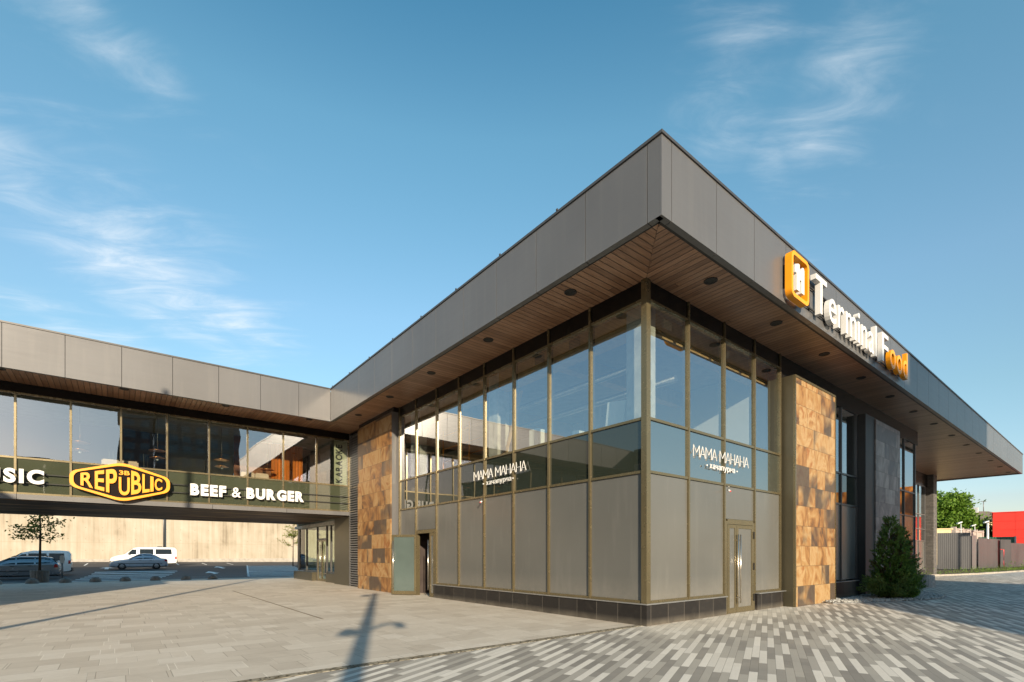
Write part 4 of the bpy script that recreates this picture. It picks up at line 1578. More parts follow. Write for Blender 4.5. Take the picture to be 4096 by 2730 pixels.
# small things on the facades
for (face, s0, z0, lab) in (('L', 5.66, 3.02, 'small white security camera hanging under the left shop lettering'), ('R', 3.07, 3.02, 'small white security camera hanging above the double door')):
    q = P(face, s0, .1, z0)
    cm = thing('security_camera', lab, 'camera', q, 'security cameras')
    a = P(face, s0, .055, z0 + .1); b = P(face, s0, .13, z0 + .06)
    mb = MB(); mb.tube([a, b, q], .008, 8); mb.build('arm', m['steel'], cm)
    mb = MB(); c2 = P(face, s0 - .015, .17, z0 - .045); mb.tube([P(face, s0 + .01, .10, z0 - .01), c2], .022, 12); mb.build('housing', m['white_paint'], cm)
    mb = MB(); mb.tube([c2, P(face, s0 - .019, .182, z0 - .05)], .017, 12); mb.build('lens', m['red_plastic'], cm)
fd = thing('fridge', 'white fridge standing in the dark room behind the open door', 'fridge', (.9, 9.3, 0))
mb = MB(); mb.box(.75, 8.86, .06, 1.25, 9.42, 1.20); mb.build('cabinet', m['white_paint'], fd)
mb = MB(); mb.box(.71, 8.87, .1, .748, 9.41, 1.18); mb.build('door', m['white_paint'], fd)
mb = MB(); mb.box(.69, 8.9, .6, .708, 8.93, 1.0); mb.build('handle', m['steel'], fd)

# ------------------------------------------------------------------ street furniture
bol = None
for i, (x, y, lab) in enumerate(((-11.79, 28.4, 'grey concrete dome bollard nearest the slatted planter with the sapling'), (-10.55, 28.35, 'grey concrete dome bollard just right of the slim parking post'),
                                 (-9.35, 28.3, 'grey concrete dome bollard fourth from the left, at the crossing bars'), (-8.09, 28.25, 'grey concrete dome bollard fifth from the left, below the front of the silver saloon'),
                                 (-6.75, 28.2, 'grey concrete dome bollard third from the right end of the row'), (-5.3, 28.15, 'grey concrete dome bollard second from the right end of the row'),
                                 (-3.98, 28.1, 'grey concrete dome bollard, rightmost of the row'), (-13.1, 28.45, 'grey concrete dome bollard at the left edge of the photo'))):
    if bol is None:
        mb = MB(); mb.lathe((0, 0, 0), [(.25, 0), (.26, .04)] + [(.25 * math.cos(R(a)), .05 + .21 * math.sin(R(a))) for a in range(0, 91, 10)], 24)
        bol = mb.build('bollard', m['bollard']); o = bol
    else:
        o = bol.copy(); COL.objects.link(o)
    o.location = (x, y, 0); tag(o, lab, 'bollard', 'dome bollards along the car park')


def fluted(mb, c, r0, r1, h, n=40):
    prof = []
    vs = []; fs = []
    for (rr, z) in ((r0, 0), (r0 * 1.0, .02), (r1, h - .03), (r1 * .97, h), (r1 * .84, h), (r1 * .80, h - .12)):
        for k in range(n * 2):
            a = math.pi * k / n
            f = 1 if k % 4 else .955
            vs.append((c[0] + rr * f * math.cos(a), c[1] + rr * f * math.sin(a), c[2] + z))
    N2 = n * 2
    for i in range(5):
        for k in range(N2):
            fs.append((i * N2 + k, i * N2 + (k + 1) % N2, (i + 1) * N2 + (k + 1) % N2, (i + 1) * N2 + k))
    fs.append(tuple(5 * N2 + k for k in range(N2)))
    mb.add(vs, fs, False)


bn = thing('litter_bin', 'grey fluted concrete litter bin standing on the pavers beside the bush', 'litter bin', (19.75, -.45, 0))
mb = MB(); fluted(mb, (19.75, -.45, 0), .29, .265, .55); mb.build('body', m['bollard'], bn)
mb = MB(); mb.lathe((19.75, -.45, .44), [(.20, 0), (.001, .004)], 24); mb.build('liner', m['black'], bn)

PLX, PLY = -11.75, 31.0
pt = thing('planter', 'grey slatted round planter holding the young tree in the car park', 'planter', (PLX, PLY, -.12))
mb = MB(); fluted(mb, (PLX, PLY, -.12), .36, .40, .72); mb.build('tub', m['bollard'], pt)
mb = MB(); mb.lathe((PLX, PLY, .45), [(.33, 0), (.001, .02)], 24); mb.build('soil', m['soil'], pt)
ps = thing('parking_post', 'slim grey post with a narrow plate beside the round planter', 'post', (-11.0, 33.5, -.12))
mb = MB(); mb.tube([(-11.0, 33.5, -.12), (-11.0, 33.5, 1.25)], .05, 10); mb.build('post', m['pole_grey'], ps)
mb = MB(); mb.box(-11.1, 33.42, .95, -10.9, 33.446, 1.4); mb.build('plate', m['white_metal'], ps)

# ------------------------------------------------------------------ cars (built along +x = forward, centred, wheels on z = 0)
def lerp(a, b, t):
    return a + (b - a) * t


def car_builder(root, spec):
    """spec: st = stations (x, z_bot, z_belt, z_top, w_bot, w_belt, w_top) from nose to tail"""
    st = spec['st']; paint = m[spec['paint']]

    def at(x):
        for a, b in zip(st[:-1], st[1:]):
            if b[0] <= x <= a[0]:
                t_ = (a[0] - x) / (a[0] - b[0] + 1e-9)
                return [lerp(p, q, t_) for p, q in zip(a, b)]
        return list(st[0] if x > st[0][0] else st[-1])

    def ringpts(s_):
        x, zb, zl, zt, wb, wl, wt = s_
        zm = lerp(zb, zl, .5)
        h = [(0, zb), (wb * .8, zb), (wb, zb + .09), (lerp(wb, wl, .8) + .015, zm), (wl + .012, lerp(zm, zl, .72)), (wl - .01, zl)]
        if zt - zl > .12:
            h += [(lerp(wl, wt, .5) - .012, lerp(zl, zt, .5)), (wt, zt - .085), (wt - .045, zt - .025), (wt - .16, zt), (0, zt + .012)]
        else:
            h += [(lerp(wl, wt, .5), lerp(zl, zt, .5)), (wt * .94, zt - .01), (wt * .85, zt), (wt * .6, zt + .012), (0, zt + .02)]
        return [(x, y, z) for y, z in h] + [(x, -y, z) for y, z in h[-2:0:-1]]
    # resample so that the skin is smooth
    xs = []
    for a, b in zip(st[:-1], st[1:]):
        n = max(1, int((a[0] - b[0]) / .12))
        xs += [lerp(a[0], b[0], i / n) for i in range(n)]
    xs.append(st[-1][0])
    rings = [ringpts(at(x)) for x in xs]
    n = len(rings[0]); vs = [p for r in rings for p in r]; fs = []
    for i in range(len(rings) - 1):
        for k in range(n):
            fs.append((i * n + k, (i + 1) * n + k, (i + 1) * n + (k + 1) % n, i * n + (k + 1) % n))
    fs.append(tuple(range(n))[::-1]); fs.append(tuple((len(rings) - 1) * n + k for k in range(n)))
    mb = MB(); mb.add(vs, fs, True)
    body = mb.build('body', paint, root, False)
    body.data.set_sharp_from_angle(angle=R(42))

    def side_y(x, z):
        x, zb, zl, zt, wb, wl, wt = [x] + at(x)[1:]
        if z >= zl:
            return lerp(wl - .01, wt, min(1, (z - zl) / max(.02, zt - .085 - zl)))
        return lerp(wb, wl, min(1, max(0, (z - zb - .09) / max(.02, zl - zb - .09)))) + .012

    def side_patch(name, quad, mat, off=.008, nx=8, nz=3, both=True, parent=None):
        for sg_ in ((1, -1) if both else (1,)):
            mb = MB(); vv = []; ff = []
            (a, b, c, d) = quad      # front-bottom, rear-bottom, rear-top, front-top
            for j in range(nz + 1):
                for i in range(nx + 1):
                    u, v = i / nx, j / nz
                    x = lerp(lerp(a[0], b[0], u), lerp(d[0], c[0], u), v)
                    z = lerp(lerp(a[1], b[1], u), lerp(d[1], c[1], u), v)
                    vv.append((x, sg_ * (side_y(x, z) + off), z))
            for j in range(nz):
                for i in range(nx):
                    k = j * (nx + 1) + i
                    f = (k, k + 1, k + nx + 2, k + nx + 1)
                    ff.append(f if sg_ < 0 else f[::-1])
            mb.add(vv, ff, True)
            mb.build(name, m[mat], parent or root, False)
    for q in spec['win']:
        side_patch('side_window', q, 'car_glass', .009)
    for q in spec.get('trim', []):
        side_patch('side_trim', q, 'car_plastic', .014, 10, 1)
    for q in spec.get('tail', []):
        side_patch('tail_light', q, 'tail_red', .012, 3, 3)
    for q in spec.get('head', []):
        side_patch('headlight', q, 'head_clear', .012, 4, 2)
    for x in spec.get('gaps', []):
        zl = at(x)[2]
        side_patch('door_gap', ((x, .34), (x - .014, .34), (x - .014, zl - .02), (x, zl - .02)), 'seal', .004, 1, 6)
    for q in spec.get('handles', []):
        side_patch('door_handle', q, 'car_plastic' if spec['paint'] != 'car_white' else 'car_plastic', .022, 2, 1)

    def glass_patch(name, x0, z0, w0, x1, z1, w1, off):
        mb = MB(); vv = []; ff = []; N_ = 8
        d = Vector((z1 - z0, 0, x0 - x1)).normalized() * off
        for j in range(4):
            t_ = j / 3
            for i in range(N_ + 1):
                u = i / N_ * 2 - 1
                vv.append((lerp(x0, x1, t_) + d.x * 1 - (abs(u) ** 2.5) * .05 * (1 if off > 0 else -1) * 0, u * lerp(w0, w1, t_), lerp(z0, z1, t_) + abs(d.z)))
        for j in range(3):
            for i in range(N_):
                k = j * (N_ + 1) + i
                ff.append((k, k + 1, k + N_ + 2, k + N_ + 1))
        mb.add(vv, ff, True)
        mb.build(name, m['car_glass'], root, False)
    for nm, *q in spec['glass']:
        glass_patch(nm, *q)
    # wheels with arches
    wr = spec['wr']; wy = spec['wy']
    for x in spec['axles']:
        for sg_ in (1, -1):
            ar = MB(); pts = [(wr * 1.13 * math.cos(a), wr * 1.13 * math.sin(a)) for a in [2 * math.pi * k / 28 for k in range(28)]]
            v = [(x + p, sg_ * (wy + .012), wr + q) for p, q in pts] + [(x + p, sg_ * (wy - .22), wr + q) for p, q in pts]
            ar.add(v, [tuple(range(28))[::(1 if sg_ < 0 else -1)], tuple(range(28, 56))] + [(i, (i + 1) % 28, 28 + (i + 1) % 28, 28 + i) for i in range(28)])
            ar.build('wheel_arch', m['black'], root, False)
            wh = MB(); vv = []; ff = []; prof = [(.56, .0), (.62, .022), (.93, .026), (1.0, -.01), (1.0, -.16), (.9, -.19)]; N_ = 28
            for rr, dy in prof:
                for k in range(N_):
                    a = 2 * math.pi * k / N_
                    vv.append((x + wr * rr * math.cos(a), sg_ * (wy + .018 + dy), wr + wr * rr * math.sin(a)))
            for i in range(len(prof) - 1):
                for k in range(N_):
                    ff.append((i * N_ + k, i * N_ + (k + 1) % N_, (i + 1) * N_ + (k + 1) % N_, (i + 1) * N_ + k))
            wh.add(vv, ff, True); w_o = wh.build('wheel', m['rubber'], root, False)
            rm_ = MB(); c = (x, sg_ * (wy + .022), wr); ns = spec.get('spokes', 7)
            pts = []
            for k in range(ns * 4):
                a = 2 * math.pi * k / (ns * 4); rr = wr * (.60 if k % 4 in (0, 1) else .60)
                pts.append((rr * math.cos(a), rr * math.sin(a)))
            # rim ring and spokes
            n_ = len(pts)
            vv = [(x + p, c[1], wr + q) for p, q in pts] + [(x + p * .86, c[1] - sg_ * .0, wr + q * .86) for p, q in pts]
            rm_.add(vv, [(i, (i + 1) % n_, n_ + (i + 1) % n_, n_ + i) for i in range(n_)])
            for k in range(ns):
                a = 2 * math.pi * (k + .5) / ns; d = Vector((math.cos(a), 0, math.sin(a))); t_ = Vector((-d.z, 0, d.x))
                rm_.obox(Vector(c) + d * wr * .30, d * wr * .27, t_ * wr * (.075 if ns < 9 else .05), (0, .008, 0))
            rm_.lathe((0, 0, 0), [], 3) if False else None
            rm_.build('rim', m['alloy'], w_o, False)
            hb = MB(); hb.tube([(x, c[1] - sg_ * .02, wr), (x, c[1] + sg_ * .014, wr)], wr * .17, 14); hb.build('hub', m['alloy'], w_o, False)
    # bumpers, plates, mirrors
    for nm, x0, x1, z0, z1, w, mat in spec['boxes']:
        mb = MB(); mb.box(x0, -w, z0, x1, w, z1)
        bo = mb.build(nm, m[mat], root, False)
    for sg_ in (1, -1):
        x, z, w = spec['mirror']
        mb = MB(); mb.obox((x, sg_ * (w + .11), z), (.06, 0, 0), (0, .09, 0), (0, 0, .06)); mb.build('mirror', paint if spec['paint'] != 'car_white' else m['car_plastic'], root, False)
    for sg_ in (1, -1):
        for q in spec.get('rack', []):
            mb = MB(); mb.tube([(p[0], sg_ * p[1], p[2]) for p in q], .022, 8); mb.build('roof_rail', m['car_plastic'], root, False)
    return body


SALOON = dict(paint='car_silver', wr=.29, wy=.80, axles=(1.27, -1.25), spokes=9,
    st=[(2.12, .36, .56, .58, .60, .64, .60), (2.04, .22, .66, .68, .72, .76, .72), (1.75, .18, .76, .79, .80, .82, .78), (1.0, .17, .86, .90, .82, .835, .79), (.80, .17, .88, .93, .82, .84, .78), (.05, .17, .91, 1.37, .82, .84, .60),
        (-.35, .17, .92, 1.43, .82, .84, .58), (-.85, .17, .93, 1.40, .82, .84, .58), (-1.15, .17, .94, 1.28, .82, .84, .60), (-1.62, .18, .95, .985, .81, .83, .74), (-1.98, .22, .93, .96, .78, .79, .72), (-2.10, .34, .84, .86, .70, .72, .66)],
    win=[((.62, .93), (-.22, .94), (-.20, 1.32), (.10, 1.30)), ((-.28, .94), (-.98, .97), (-.92, 1.29), (-.27, 1.335)), ((-1.03, .98), (-1.30, 1.0), (-1.05, 1.20), (-.98, 1.27))],
    trim=[((1.55, .50), (-1.7, .50), (-1.7, .55), (1.55, .55))], gaps=[.72, -.25, -1.02],
    tail=[((-1.88, .70), (-2.07, .68), (-2.05, .84), (-1.86, .89))], head=[((2.08, .56), (1.82, .60), (1.82, .72), (2.05, .66))],
    handles=[((.05, .80), (-.14, .80), (-.14, .84), (.05, .84)), ((-.72, .81), (-.9, .81), (-.9, .85), (-.72, .85))],
    glass=[('windscreen', .78, .95, .72, .06, 1.355, .56, .014), ('rear_window', -1.57, 1.0, .66, -1.12, 1.29, .54, -.014)],
    boxes=[('bumper', 2.02, 2.15, .26, .50, .70, 'car_silver'), ('bumper', -2.13, -1.95, .28, .52, .74, 'car_silver'), ('number_plate', -2.15, -2.12, .55, .66, .26, 'plate')],
    mirror=(.62, .98, .80))
VAN = dict(paint='car_white', wr=.33, wy=.86, axles=(1.52, -1.40), spokes=9,
    st=[(2.36, .40, .72, .75, .70, .74, .70), (2.28, .24, .86, .90, .82, .85, .80), (1.95, .22, 1.02, 1.07, .88, .90, .84), (1.45, .22, 1.12, 1.20, .90, .92, .84), (.78, .22, 1.16, 1.84, .90, .92, .74), (.4, .22, 1.17, 1.92, .90, .92, .74),
        (-1.6, .22, 1.18, 1.93, .90, .92, .75), (-2.2, .24, 1.18, 1.90, .89, .91, .75), (-2.34, .30, 1.15, 1.72, .86, .88, .74)],
    win=[((1.30, 1.20), (.60, 1.21), (.58, 1.70), (.86, 1.70)), ((.35, 1.22), (-.62, 1.22), (-.62, 1.74), (.35, 1.74)), ((-.78, 1.22), (-1.98, 1.22), (-1.95, 1.74), (-.78, 1.74))],
    gaps=[1.36, .46, -.70], trim=[((1.85, .62), (-2.0, .62), (-2.0, .67), (1.85, .67))],
    tail=[((-2.22, .72), (-2.335, .72), (-2.335, .98), (-2.22, .98))], head=[((2.31, .72), (2.05, .76), (2.05, .92), (2.28, .86))],
    handles=[((.62, 1.04), (.48, 1.04), (.48, 1.08), (.62, 1.08))],
    glass=[('windscreen', 1.43, 1.22, .80, .80, 1.82, .70, .016), ('rear_window', -2.345, 1.2, .70, -2.27, 1.70, .66, -.014)],
    boxes=[('bumper', 2.24, 2.42, .28, .56, .84, 'car_plastic'), ('bumper', -2.42, -2.2, .30, .58, .86, 'car_plastic'), ('number_plate', -2.37, -2.33, .80, .92, .26, 'plate'), ('roof_vent', -.95, -1.3, 1.935, 2.03, .16, 'car_plastic')],
    mirror=(1.25, 1.26, .90))
ESTATE = dict(paint='car_grey_silver', wr=.315, wy=.82, axles=(1.32, -1.32), spokes=7,
    st=[(2.22, .36, .58, .60, .62, .66, .62), (2.12, .22, .68, .70, .74, .78, .74), (1.8, .18, .78, .81, .82, .84, .80), (1.05, .17, .88, .92, .84, .855, .80), (.85, .17, .90, .95, .84, .86, .79), (.05, .17, .93, 1.40, .84, .86, .62),
        (-.4, .17, .94, 1.46, .84, .86, .60), (-1.5, .17, .96, 1.45, .84, .86, .60), (-1.85, .18, .97, 1.38, .83, .85, .60), (-2.12, .22, .97, 1.06, .81, .82, .70), (-2.22, .30, .90, .93, .76, .78, .70)],
    win=[((.66, .95), (-.20, .96), (-.18, 1.36), (.12, 1.33)), ((-.27, .96), (-1.05, .98), (-1.05, 1.37), (-.25, 1.37)), ((-1.13, .98), (-1.98, 1.02), (-1.78, 1.30), (-1.12, 1.37))],
    trim=[((1.6, .50), (-1.8, .50), (-1.8, .55), (1.6, .55))], gaps=[.76, -.23, -1.09],
    tail=[((-1.98, .74), (-2.18, .74), (-2.17, .93), (-2.02, 1.0))], head=[((2.16, .58), (1.88, .62), (1.88, .75), (2.12, .68))],
    handles=[((.05, .83), (-.14, .83), (-.14, .87), (.05, .87)), ((-.76, .84), (-.95, .84), (-.95, .88), (-.76, .88))],
    glass=[('windscreen', .83, .97, .74, .06, 1.385, .58, .014), ('rear_window', -2.14, 1.04, .66, -1.87, 1.36, .56, -.014)],
    boxes=[('bumper', 2.12, 2.25, .26, .52, .72, 'car_grey_silver'), ('bumper', -2.27, -2.08, .28, .56, .76, 'car_grey_silver'), ('number_plate', -2.26, -2.215, .62, .73, .26, 'plate')],
    mirror=(.66, 1.0, .82), rack=[[(.0, .62, 1.42), (-.15, .63, 1.49), (-1.5, .63, 1.50), (-1.7, .62, 1.44)]])
MINIVAN = dict(paint='car_white', wr=.32, wy=.83, axles=(1.40, -1.30), spokes=9,
    st=[(2.18, .38, .66, .68, .66, .70, .66), (2.08, .22, .80, .83, .80, .82, .78), (1.75, .2, .92, .96, .86, .87, .82), (1.25, .2, .98, 1.04, .87, .885, .80), (.42, .2, 1.03, 1.68, .87, .885, .68), (-.1, .2, 1.04, 1.82, .87, .885, .68),
        (-1.5, .2, 1.05, 1.83, .87, .885, .70), (-2.05, .22, 1.05, 1.78, .86, .88, .70), (-2.18, .30, 1.0, 1.55, .84, .86, .70)],
    win=[((.98, 1.07), (.18, 1.08), (.20, 1.58), (.44, 1.55)), ((.08, 1.10), (-.88, 1.10), (-.86, 1.62), (.10, 1.62)), ((-1.0, 1.10), (-1.85, 1.10), (-1.80, 1.62), (-.98, 1.62))],
    gaps=[1.05, .13, -.94], tail=[((-2.02, .85), (-2.17, .85), (-2.17, 1.10), (-2.05, 1.12)), ], head=[((2.12, .64), (1.85, .70), (1.85, .86), (2.06, .80))],
    handles=[((.32, .92), (.16, .92), (.16, .96), (.32, .96))],
    glass=[('windscreen', 1.24, 1.06, .76, .45, 1.66, .64, .016), ('rear_window', -2.19, 1.08, .66, -2.10, 1.58, .60, -.014)],
    boxes=[('bumper', 2.04, 2.23, .26, .54, .80, 'car_plastic'), ('bumper', -2.26, -2.05, .28, .56, .82, 'car_plastic'), ('number_plate', -2.22, -2.175, .80, .92, .26, 'plate')],
    mirror=(1.02, 1.12, .86))


def park(name, lab, cat, spec, x, y, ang):
    z = park_z(x, y)
    r = thing(name, lab, cat, (x, y, z), 'cars in the car park', R(ang))
    car_builder(r, spec)
    r['at'] = (x, y, z)
    return r


park('saloon_car', 'silver four door saloon car parked in front of the white van', 'car', SALOON, -6.85, 51.0, 180)
VAN['st'] = [(s_[0] * 1.13,) + s_[1:] for s_ in VAN['st']]
VAN['win'] = [tuple((x * 1.13, z) for x, z in q) for q in VAN['win']]
VAN['axles'] = [x * 1.13 for x in VAN['axles']]; VAN['gaps'] = [x * 1.13 for x in VAN['gaps']]
VAN['tail'] = [tuple((x * 1.13, z) for x, z in q) for q in VAN['tail']]; VAN['head'] = [tuple((x * 1.13, z) for x, z in q) for q in VAN['head']]
VAN['glass'] = [(g_[0], g_[1] * 1.13, g_[2], g_[3], g_[4] * 1.13, g_[5], g_[6], g_[7]) for g_ in VAN['glass']]
VAN['boxes'] = [(b_[0], b_[1] * 1.13, b_[2] * 1.13) + b_[3:] for b_ in VAN['boxes']]
park('van', 'white passenger van parked behind the silver saloon near the concrete wall', 'van', VAN, -6.3, 56.2, 180)
park('estate_car', 'silver grey estate car with black roof rails at the left edge', 'car', ESTATE, -13.65, 38.4, 180)
park('minivan', 'white minivan parked behind the silver estate car', 'car', MINIVAN, -13.3, 43.6, 180)
park('saloon_car', 'dark saloon car behind the glass lobby under the bridge', 'car', dict(SALOON, paint='car_plastic', boxes=[b[:6] + (('car_plastic',) if b[6] == 'car_silver' else (b[6],)) for b in SALOON['boxes']]), 12.5, 46, 180)

# ------------------------------------------------------------------ walls, fences, far buildings
WY = 68
mb = MB(); mb.box(-70, WY, -1, 13.5, WY + .6, 9.0); mb.box(13.5, WY, -1, 60, WY + .6, 5.7)
rw = thing('retaining_wall', 'long pale cast concrete wall along the far side of the car park', 'wall', (0, WY, 0))
mb.build('wall', m['cast_concrete'], rw)
mb = MB(); mb.box(-70, WY - .25, -1, 60, WY - .003, .95)
mb.build('footing', m['kerb'], rw)
bb = thing('brick_building', 'red brick building showing over the lower end of the concrete wall', 'building', (30, 80, 0))
mb = MB(); mb.box(14, 78, -1, 48, 92, 8.5); mb.build('wall', m['brick_far'], bb)
mb = MB(); mb.add([(13.5, 77.5, 8.5), (48.5, 77.5, 8.5), (48.5, 92.5, 8.5), (13.5, 92.5, 8.5), (13.5, 85, 11), (48.5, 85, 11)], [(0, 1, 5, 4), (2, 3, 4, 5), (1, 2, 5), (3, 0, 4), (3, 2, 1, 0)]); mb.build('roof', m['roof_sheet'], bb)


def sheet(mb, a, b, z0, z1, pitch=.15, amp=.018):
    """trapezoid-profile sheet standing from plan point a to b"""
    a = Vector(a); b = Vector(b); d = b - a; L_ = d.length; d.normalize(); n = Vector((-d.y, d.x))
    s_ = 0; prof = []
    while s_ < L_:
        for (f, k) in ((0, 0), (.44, 0), (.5, 1), (.94, 1)):
            q = s_ + f * pitch
            if q <= L_: prof.append((q, k * amp))
        s_ += pitch
    prof.append((L_, 0))
    vv = []
    for q, k in prof:
        p = a + d * q - n * k
        vv += [(p.x, p.y, z0), (p.x, p.y, z1), (p.x + n.x * .03, p.y + n.y * .03, z0), (p.x + n.x * .03, p.y + n.y * .03, z1)]
    ff = []
    for i in range(len(prof) - 1):
        o = 4 * i
        ff += [(o, o + 4, o + 5, o + 1), (o + 6, o + 2, o + 3, o + 7), (o + 1, o + 5, o + 7, o + 3)]
    ff += [(0, 1, 3, 2), (len(vv) - 4, len(vv) - 2, len(vv) - 1, len(vv) - 3)]
    mb.add(vv, ff)


FEN = [('dark edge panel of the corrugated fence beside the brick column, its shade painted in', (51.75, 5.80), (52.16, 5.6), 3.5),
       ('wide grey corrugated fence panel with the round lamp shadow', (52.3, 5.45), (53.25, 3.25), 3.50),
       ('short recessed grey corrugated fence panel between two wider ones', (53.6, 3.2), (57.2, 3.45), 3.30),
       ('long grey corrugated fence panel behind the tall weeds', (57.3, 3.30), (66.0, 2.75), 3.08),
       ('raised narrow grey gate panel of the corrugated fence', (64.4, 2.62), (66.3, 2.05), 3.06),
       ('far right grey corrugated fence panel below the red hall', (66.9, 2.5), (90, -.2), 2.75)]
for lab, a, b, h in FEN:
    f = thing('fence_panel', lab, 'fence', (*a, 0), 'corrugated fence panels')
    mb = MB(); sheet(mb, a, b, .10, h); mb.build('sheet', m['dark_trim' if 'dark edge' in lab else 'fence_sheet'], f)  # edge panel takes a darker material in place of shade
    d = (Vector(b) - Vector(a)); L_ = d.length; d.normalize(); n = Vector((-d.y, d.x))
    if (Vector(a) + n - Vector(CAM[:2])).length < (Vector(a) - n - Vector(CAM[:2])).length:
        n = -n
    k = 0
    while k <= L_:
        p = Vector(a) + d * min(k + .05, L_) + n * .08
        mb = MB(); mb.tube([(p.x, p.y, 0), (p.x, p.y, h - .1)], .035, 8); mb.build('post', m['dark_trim'], f)
        k += 2.6
gt = thing('gate_hook', 'thin rusty red hooked rod standing at the narrow fence gate', 'rod', (63.8, 2.35, 0))
mb = MB(); mb.tube([(63.3, 2.5, 2.0), (63.9, 2.3, 2.0), (63.9, 2.3, .1)], .05, 8); mb.build('rod', m['red_plastic'], gt)
# cream boundary wall behind the fence
cw = thing('boundary_wall', 'cream rendered wall with pillars and capping behind the corrugated fence', 'wall', (77, 9, 0))
A1, A2, A3 = Vector((73.5, 15.5)), Vector((77.4, 8.6)), Vector((93.9, 8.2))
for (a, b, mat, zz) in ((A1, A2, 'cream_render', 4.75), (A2, A3, 'cream_shaded', 4.75)):
    d = b - a; L_ = d.length; d.normalize(); n = Vector((-d.y, d.x))
    c = (a + b) / 2
    mb = MB(); mb.obox((c.x, c.y, zz / 2), tuple(d * L_ / 2) + (0,), tuple(n * .12) + (0,), (0, 0, zz / 2)); mb.build('wall', m[mat], cw)
    mb = MB(); mb.obox((c.x, c.y, zz + .08), tuple(d * (L_ / 2 + .1)) + (0,), tuple(n * .22) + (0,), (0, 0, .08)); mb.build('capping', m[mat], cw)
    k = 0
    while k <= L_:
        p = a + d * k
        mb = MB(); mb.obox((p.x, p.y, (zz + .35) / 2), tuple(d * .25) + (0,), tuple(n * .25) + (0,), (0, 0, (zz + .35) / 2)); mb.build('pillar', m[mat], cw)
        k += 4
gs = thing('green_fence', 'dark green corrugated fence between the grey fence and the red hall', 'fence', (84.5, 5, 0))
mb = MB(); sheet(mb, (84.0, 7.2), (85.0, 3.75), .0, 3.85, .3, .04); mb.build('sheet', m['green_sheet'], gs)
mb = MB(); mb.tube([(85.0, 3.7, 0), (85.0, 3.7, 3.9)], .10, 8); mb.build('post', m['kerb'], gs)
# red hall
rh = thing('red_hall', 'bright red panel clad hall at the right edge', 'building', (95, 7, 0))
RX = Vector((.7825, -.6227)); RYv = Vector((.6227, .7825)); QX = Vector((.13, -.9915)); QY = Vector((.9915, .13)); RO = Vector((95.2, 7.2))
def rhp(u, v): 
    q = RO + QX * u + QY * v
    return (q.x, q.y)
mb = MB()
for i in range(12):
    for j in range(6):
        u0, u1 = i * 2.4 + .012, (i + 1) * 2.4 - .012; z0, z1 = j * 1.29 + .012, (j + 1) * 1.29 - .012
        mb.prism([rhp(u0, 0), rhp(u1, 0), rhp(u1, .1), rhp(u0, .1)], z0, z1)
mb.build('wall', m['red_panel'], rh)
mb = MB(); mb.prism([rhp(.0, .11), rhp(29, .11), rhp(29, 20), rhp(0, 20)], 0, 7.7); mb.build('core', m['red_panel'], rh)
mb = MB(); mb.prism([rhp(-.1, -.08), rhp(29, -.08), rhp(29, 20), rhp(-.1, 20)], 7.76, 7.86); mb.build('coping', m['red_panel'], rh)
# old house with the sheet roof
oh = thing('old_house', 'old house with a long grey brown sheet roof behind the trees', 'house', (142, 14, 0))
HO = Vector((142.5, 14.2))
def ohp(u, v):
    q = HO + RX * u + RYv * v
    return (q.x, q.y)
mb = MB(); mb.prism([ohp(-9, 0), ohp(8.5, 0), ohp(8.5, 12), ohp(-9, 12)], 0, 9.1); mb.build('wall', m['cream_render'], oh)
mb = MB(); a, b, c, d = ohp(-9.8, -1), ohp(9.2, -1), ohp(9.2, 13), ohp(-9.8, 13); r1_, r2_ = ohp(-6, 6), ohp(6, 6)
mb.add([(*a, 9.0), (*b, 9.0), (*c, 9.0), (*d, 9.0), (*r1_, 11.6), (*r2_, 11.6)], [(0, 1, 5, 4), (1, 2, 5), (2, 3, 4, 5), (3, 0, 4), (3, 2, 1, 0)]); mb.build('roof', m['roof_sheet'], oh)
mb = MB(); q = ohp(2.5, 5.5); mb.box(q[0] - .5, q[1] - .5, 10.5, q[0] + .5, q[1] + .5, 12.4); mb.build('chimney', m['white_metal'], oh)
mb = MB(); mb.tube([(*ohp(4.8, 5.9), 11.4), (*ohp(4.8, 5.9), 14.0)], .09, 6); mb.tube([(*ohp(4.2, 5.9), 13.9), (*ohp(5.4, 5.9), 13.9)], .07, 6); mb.build('antenna', m['pole_grey'], oh)
for k in range(3):
    mb = MB(); u = 3 + k * 2; mb.prism([ohp(u, -.06), ohp(u + 1.1, -.06), ohp(u + 1.1, -.01), ohp(u, -.01)], 4.5, 6.4); mb.build('window', m['head_panel'], oh)
# floodlight poles near the cream wall
fpx = None
for i, (x, y, h, lab) in enumerate(((82.2, 6.0, 5.7, 'white floodlight pole with a bracket left of the red hall'), (79.9, 8.3, 5.6, 'short white floodlight on the corner pillar of the cream wall'), (89.1, 8.3, 5.6, 'short white floodlight further along the cream wall'))):
    fp = thing('floodlight', lab, 'floodlight', (x, y, 0), 'white floodlights')
    mb = MB(); mb.tube([(x, y, 0), (x, y, h)], .13 if i == 0 else .06, 10); mb.build('pole', m['white_metal'], fp)
    mb = MB(); mb.obox((x - .2, y + .12, h + .12), (.25, -.18, .10), (.07, .1, 0), (0, 0, .07)); mb.build('head', m['white_metal'], fp)

# ------------------------------------------------------------------ blocks across the street (behind the camera: they shade the place and mirror in the glass)
def block(name, lab, x0, y0, x1, y1, h, mat):
    b = thing(name, lab, 'building', ((x0 + x1) / 2, (y0 + y1) / 2, -.5))
    mb = MB(); mb.box(x0, y0, -1.9, x1, y1, h); mb.build('wall', m[mat], b)
    mb = MB(); mb.box(x0 - .2, y0 - .2, h, x1 + .2, y1 + .2, h + .5); mb.build('roof', m['dark_trim'], b)
    return b


SX = SD.x / SD.y                       # sideways drift of a shadow per metre of y


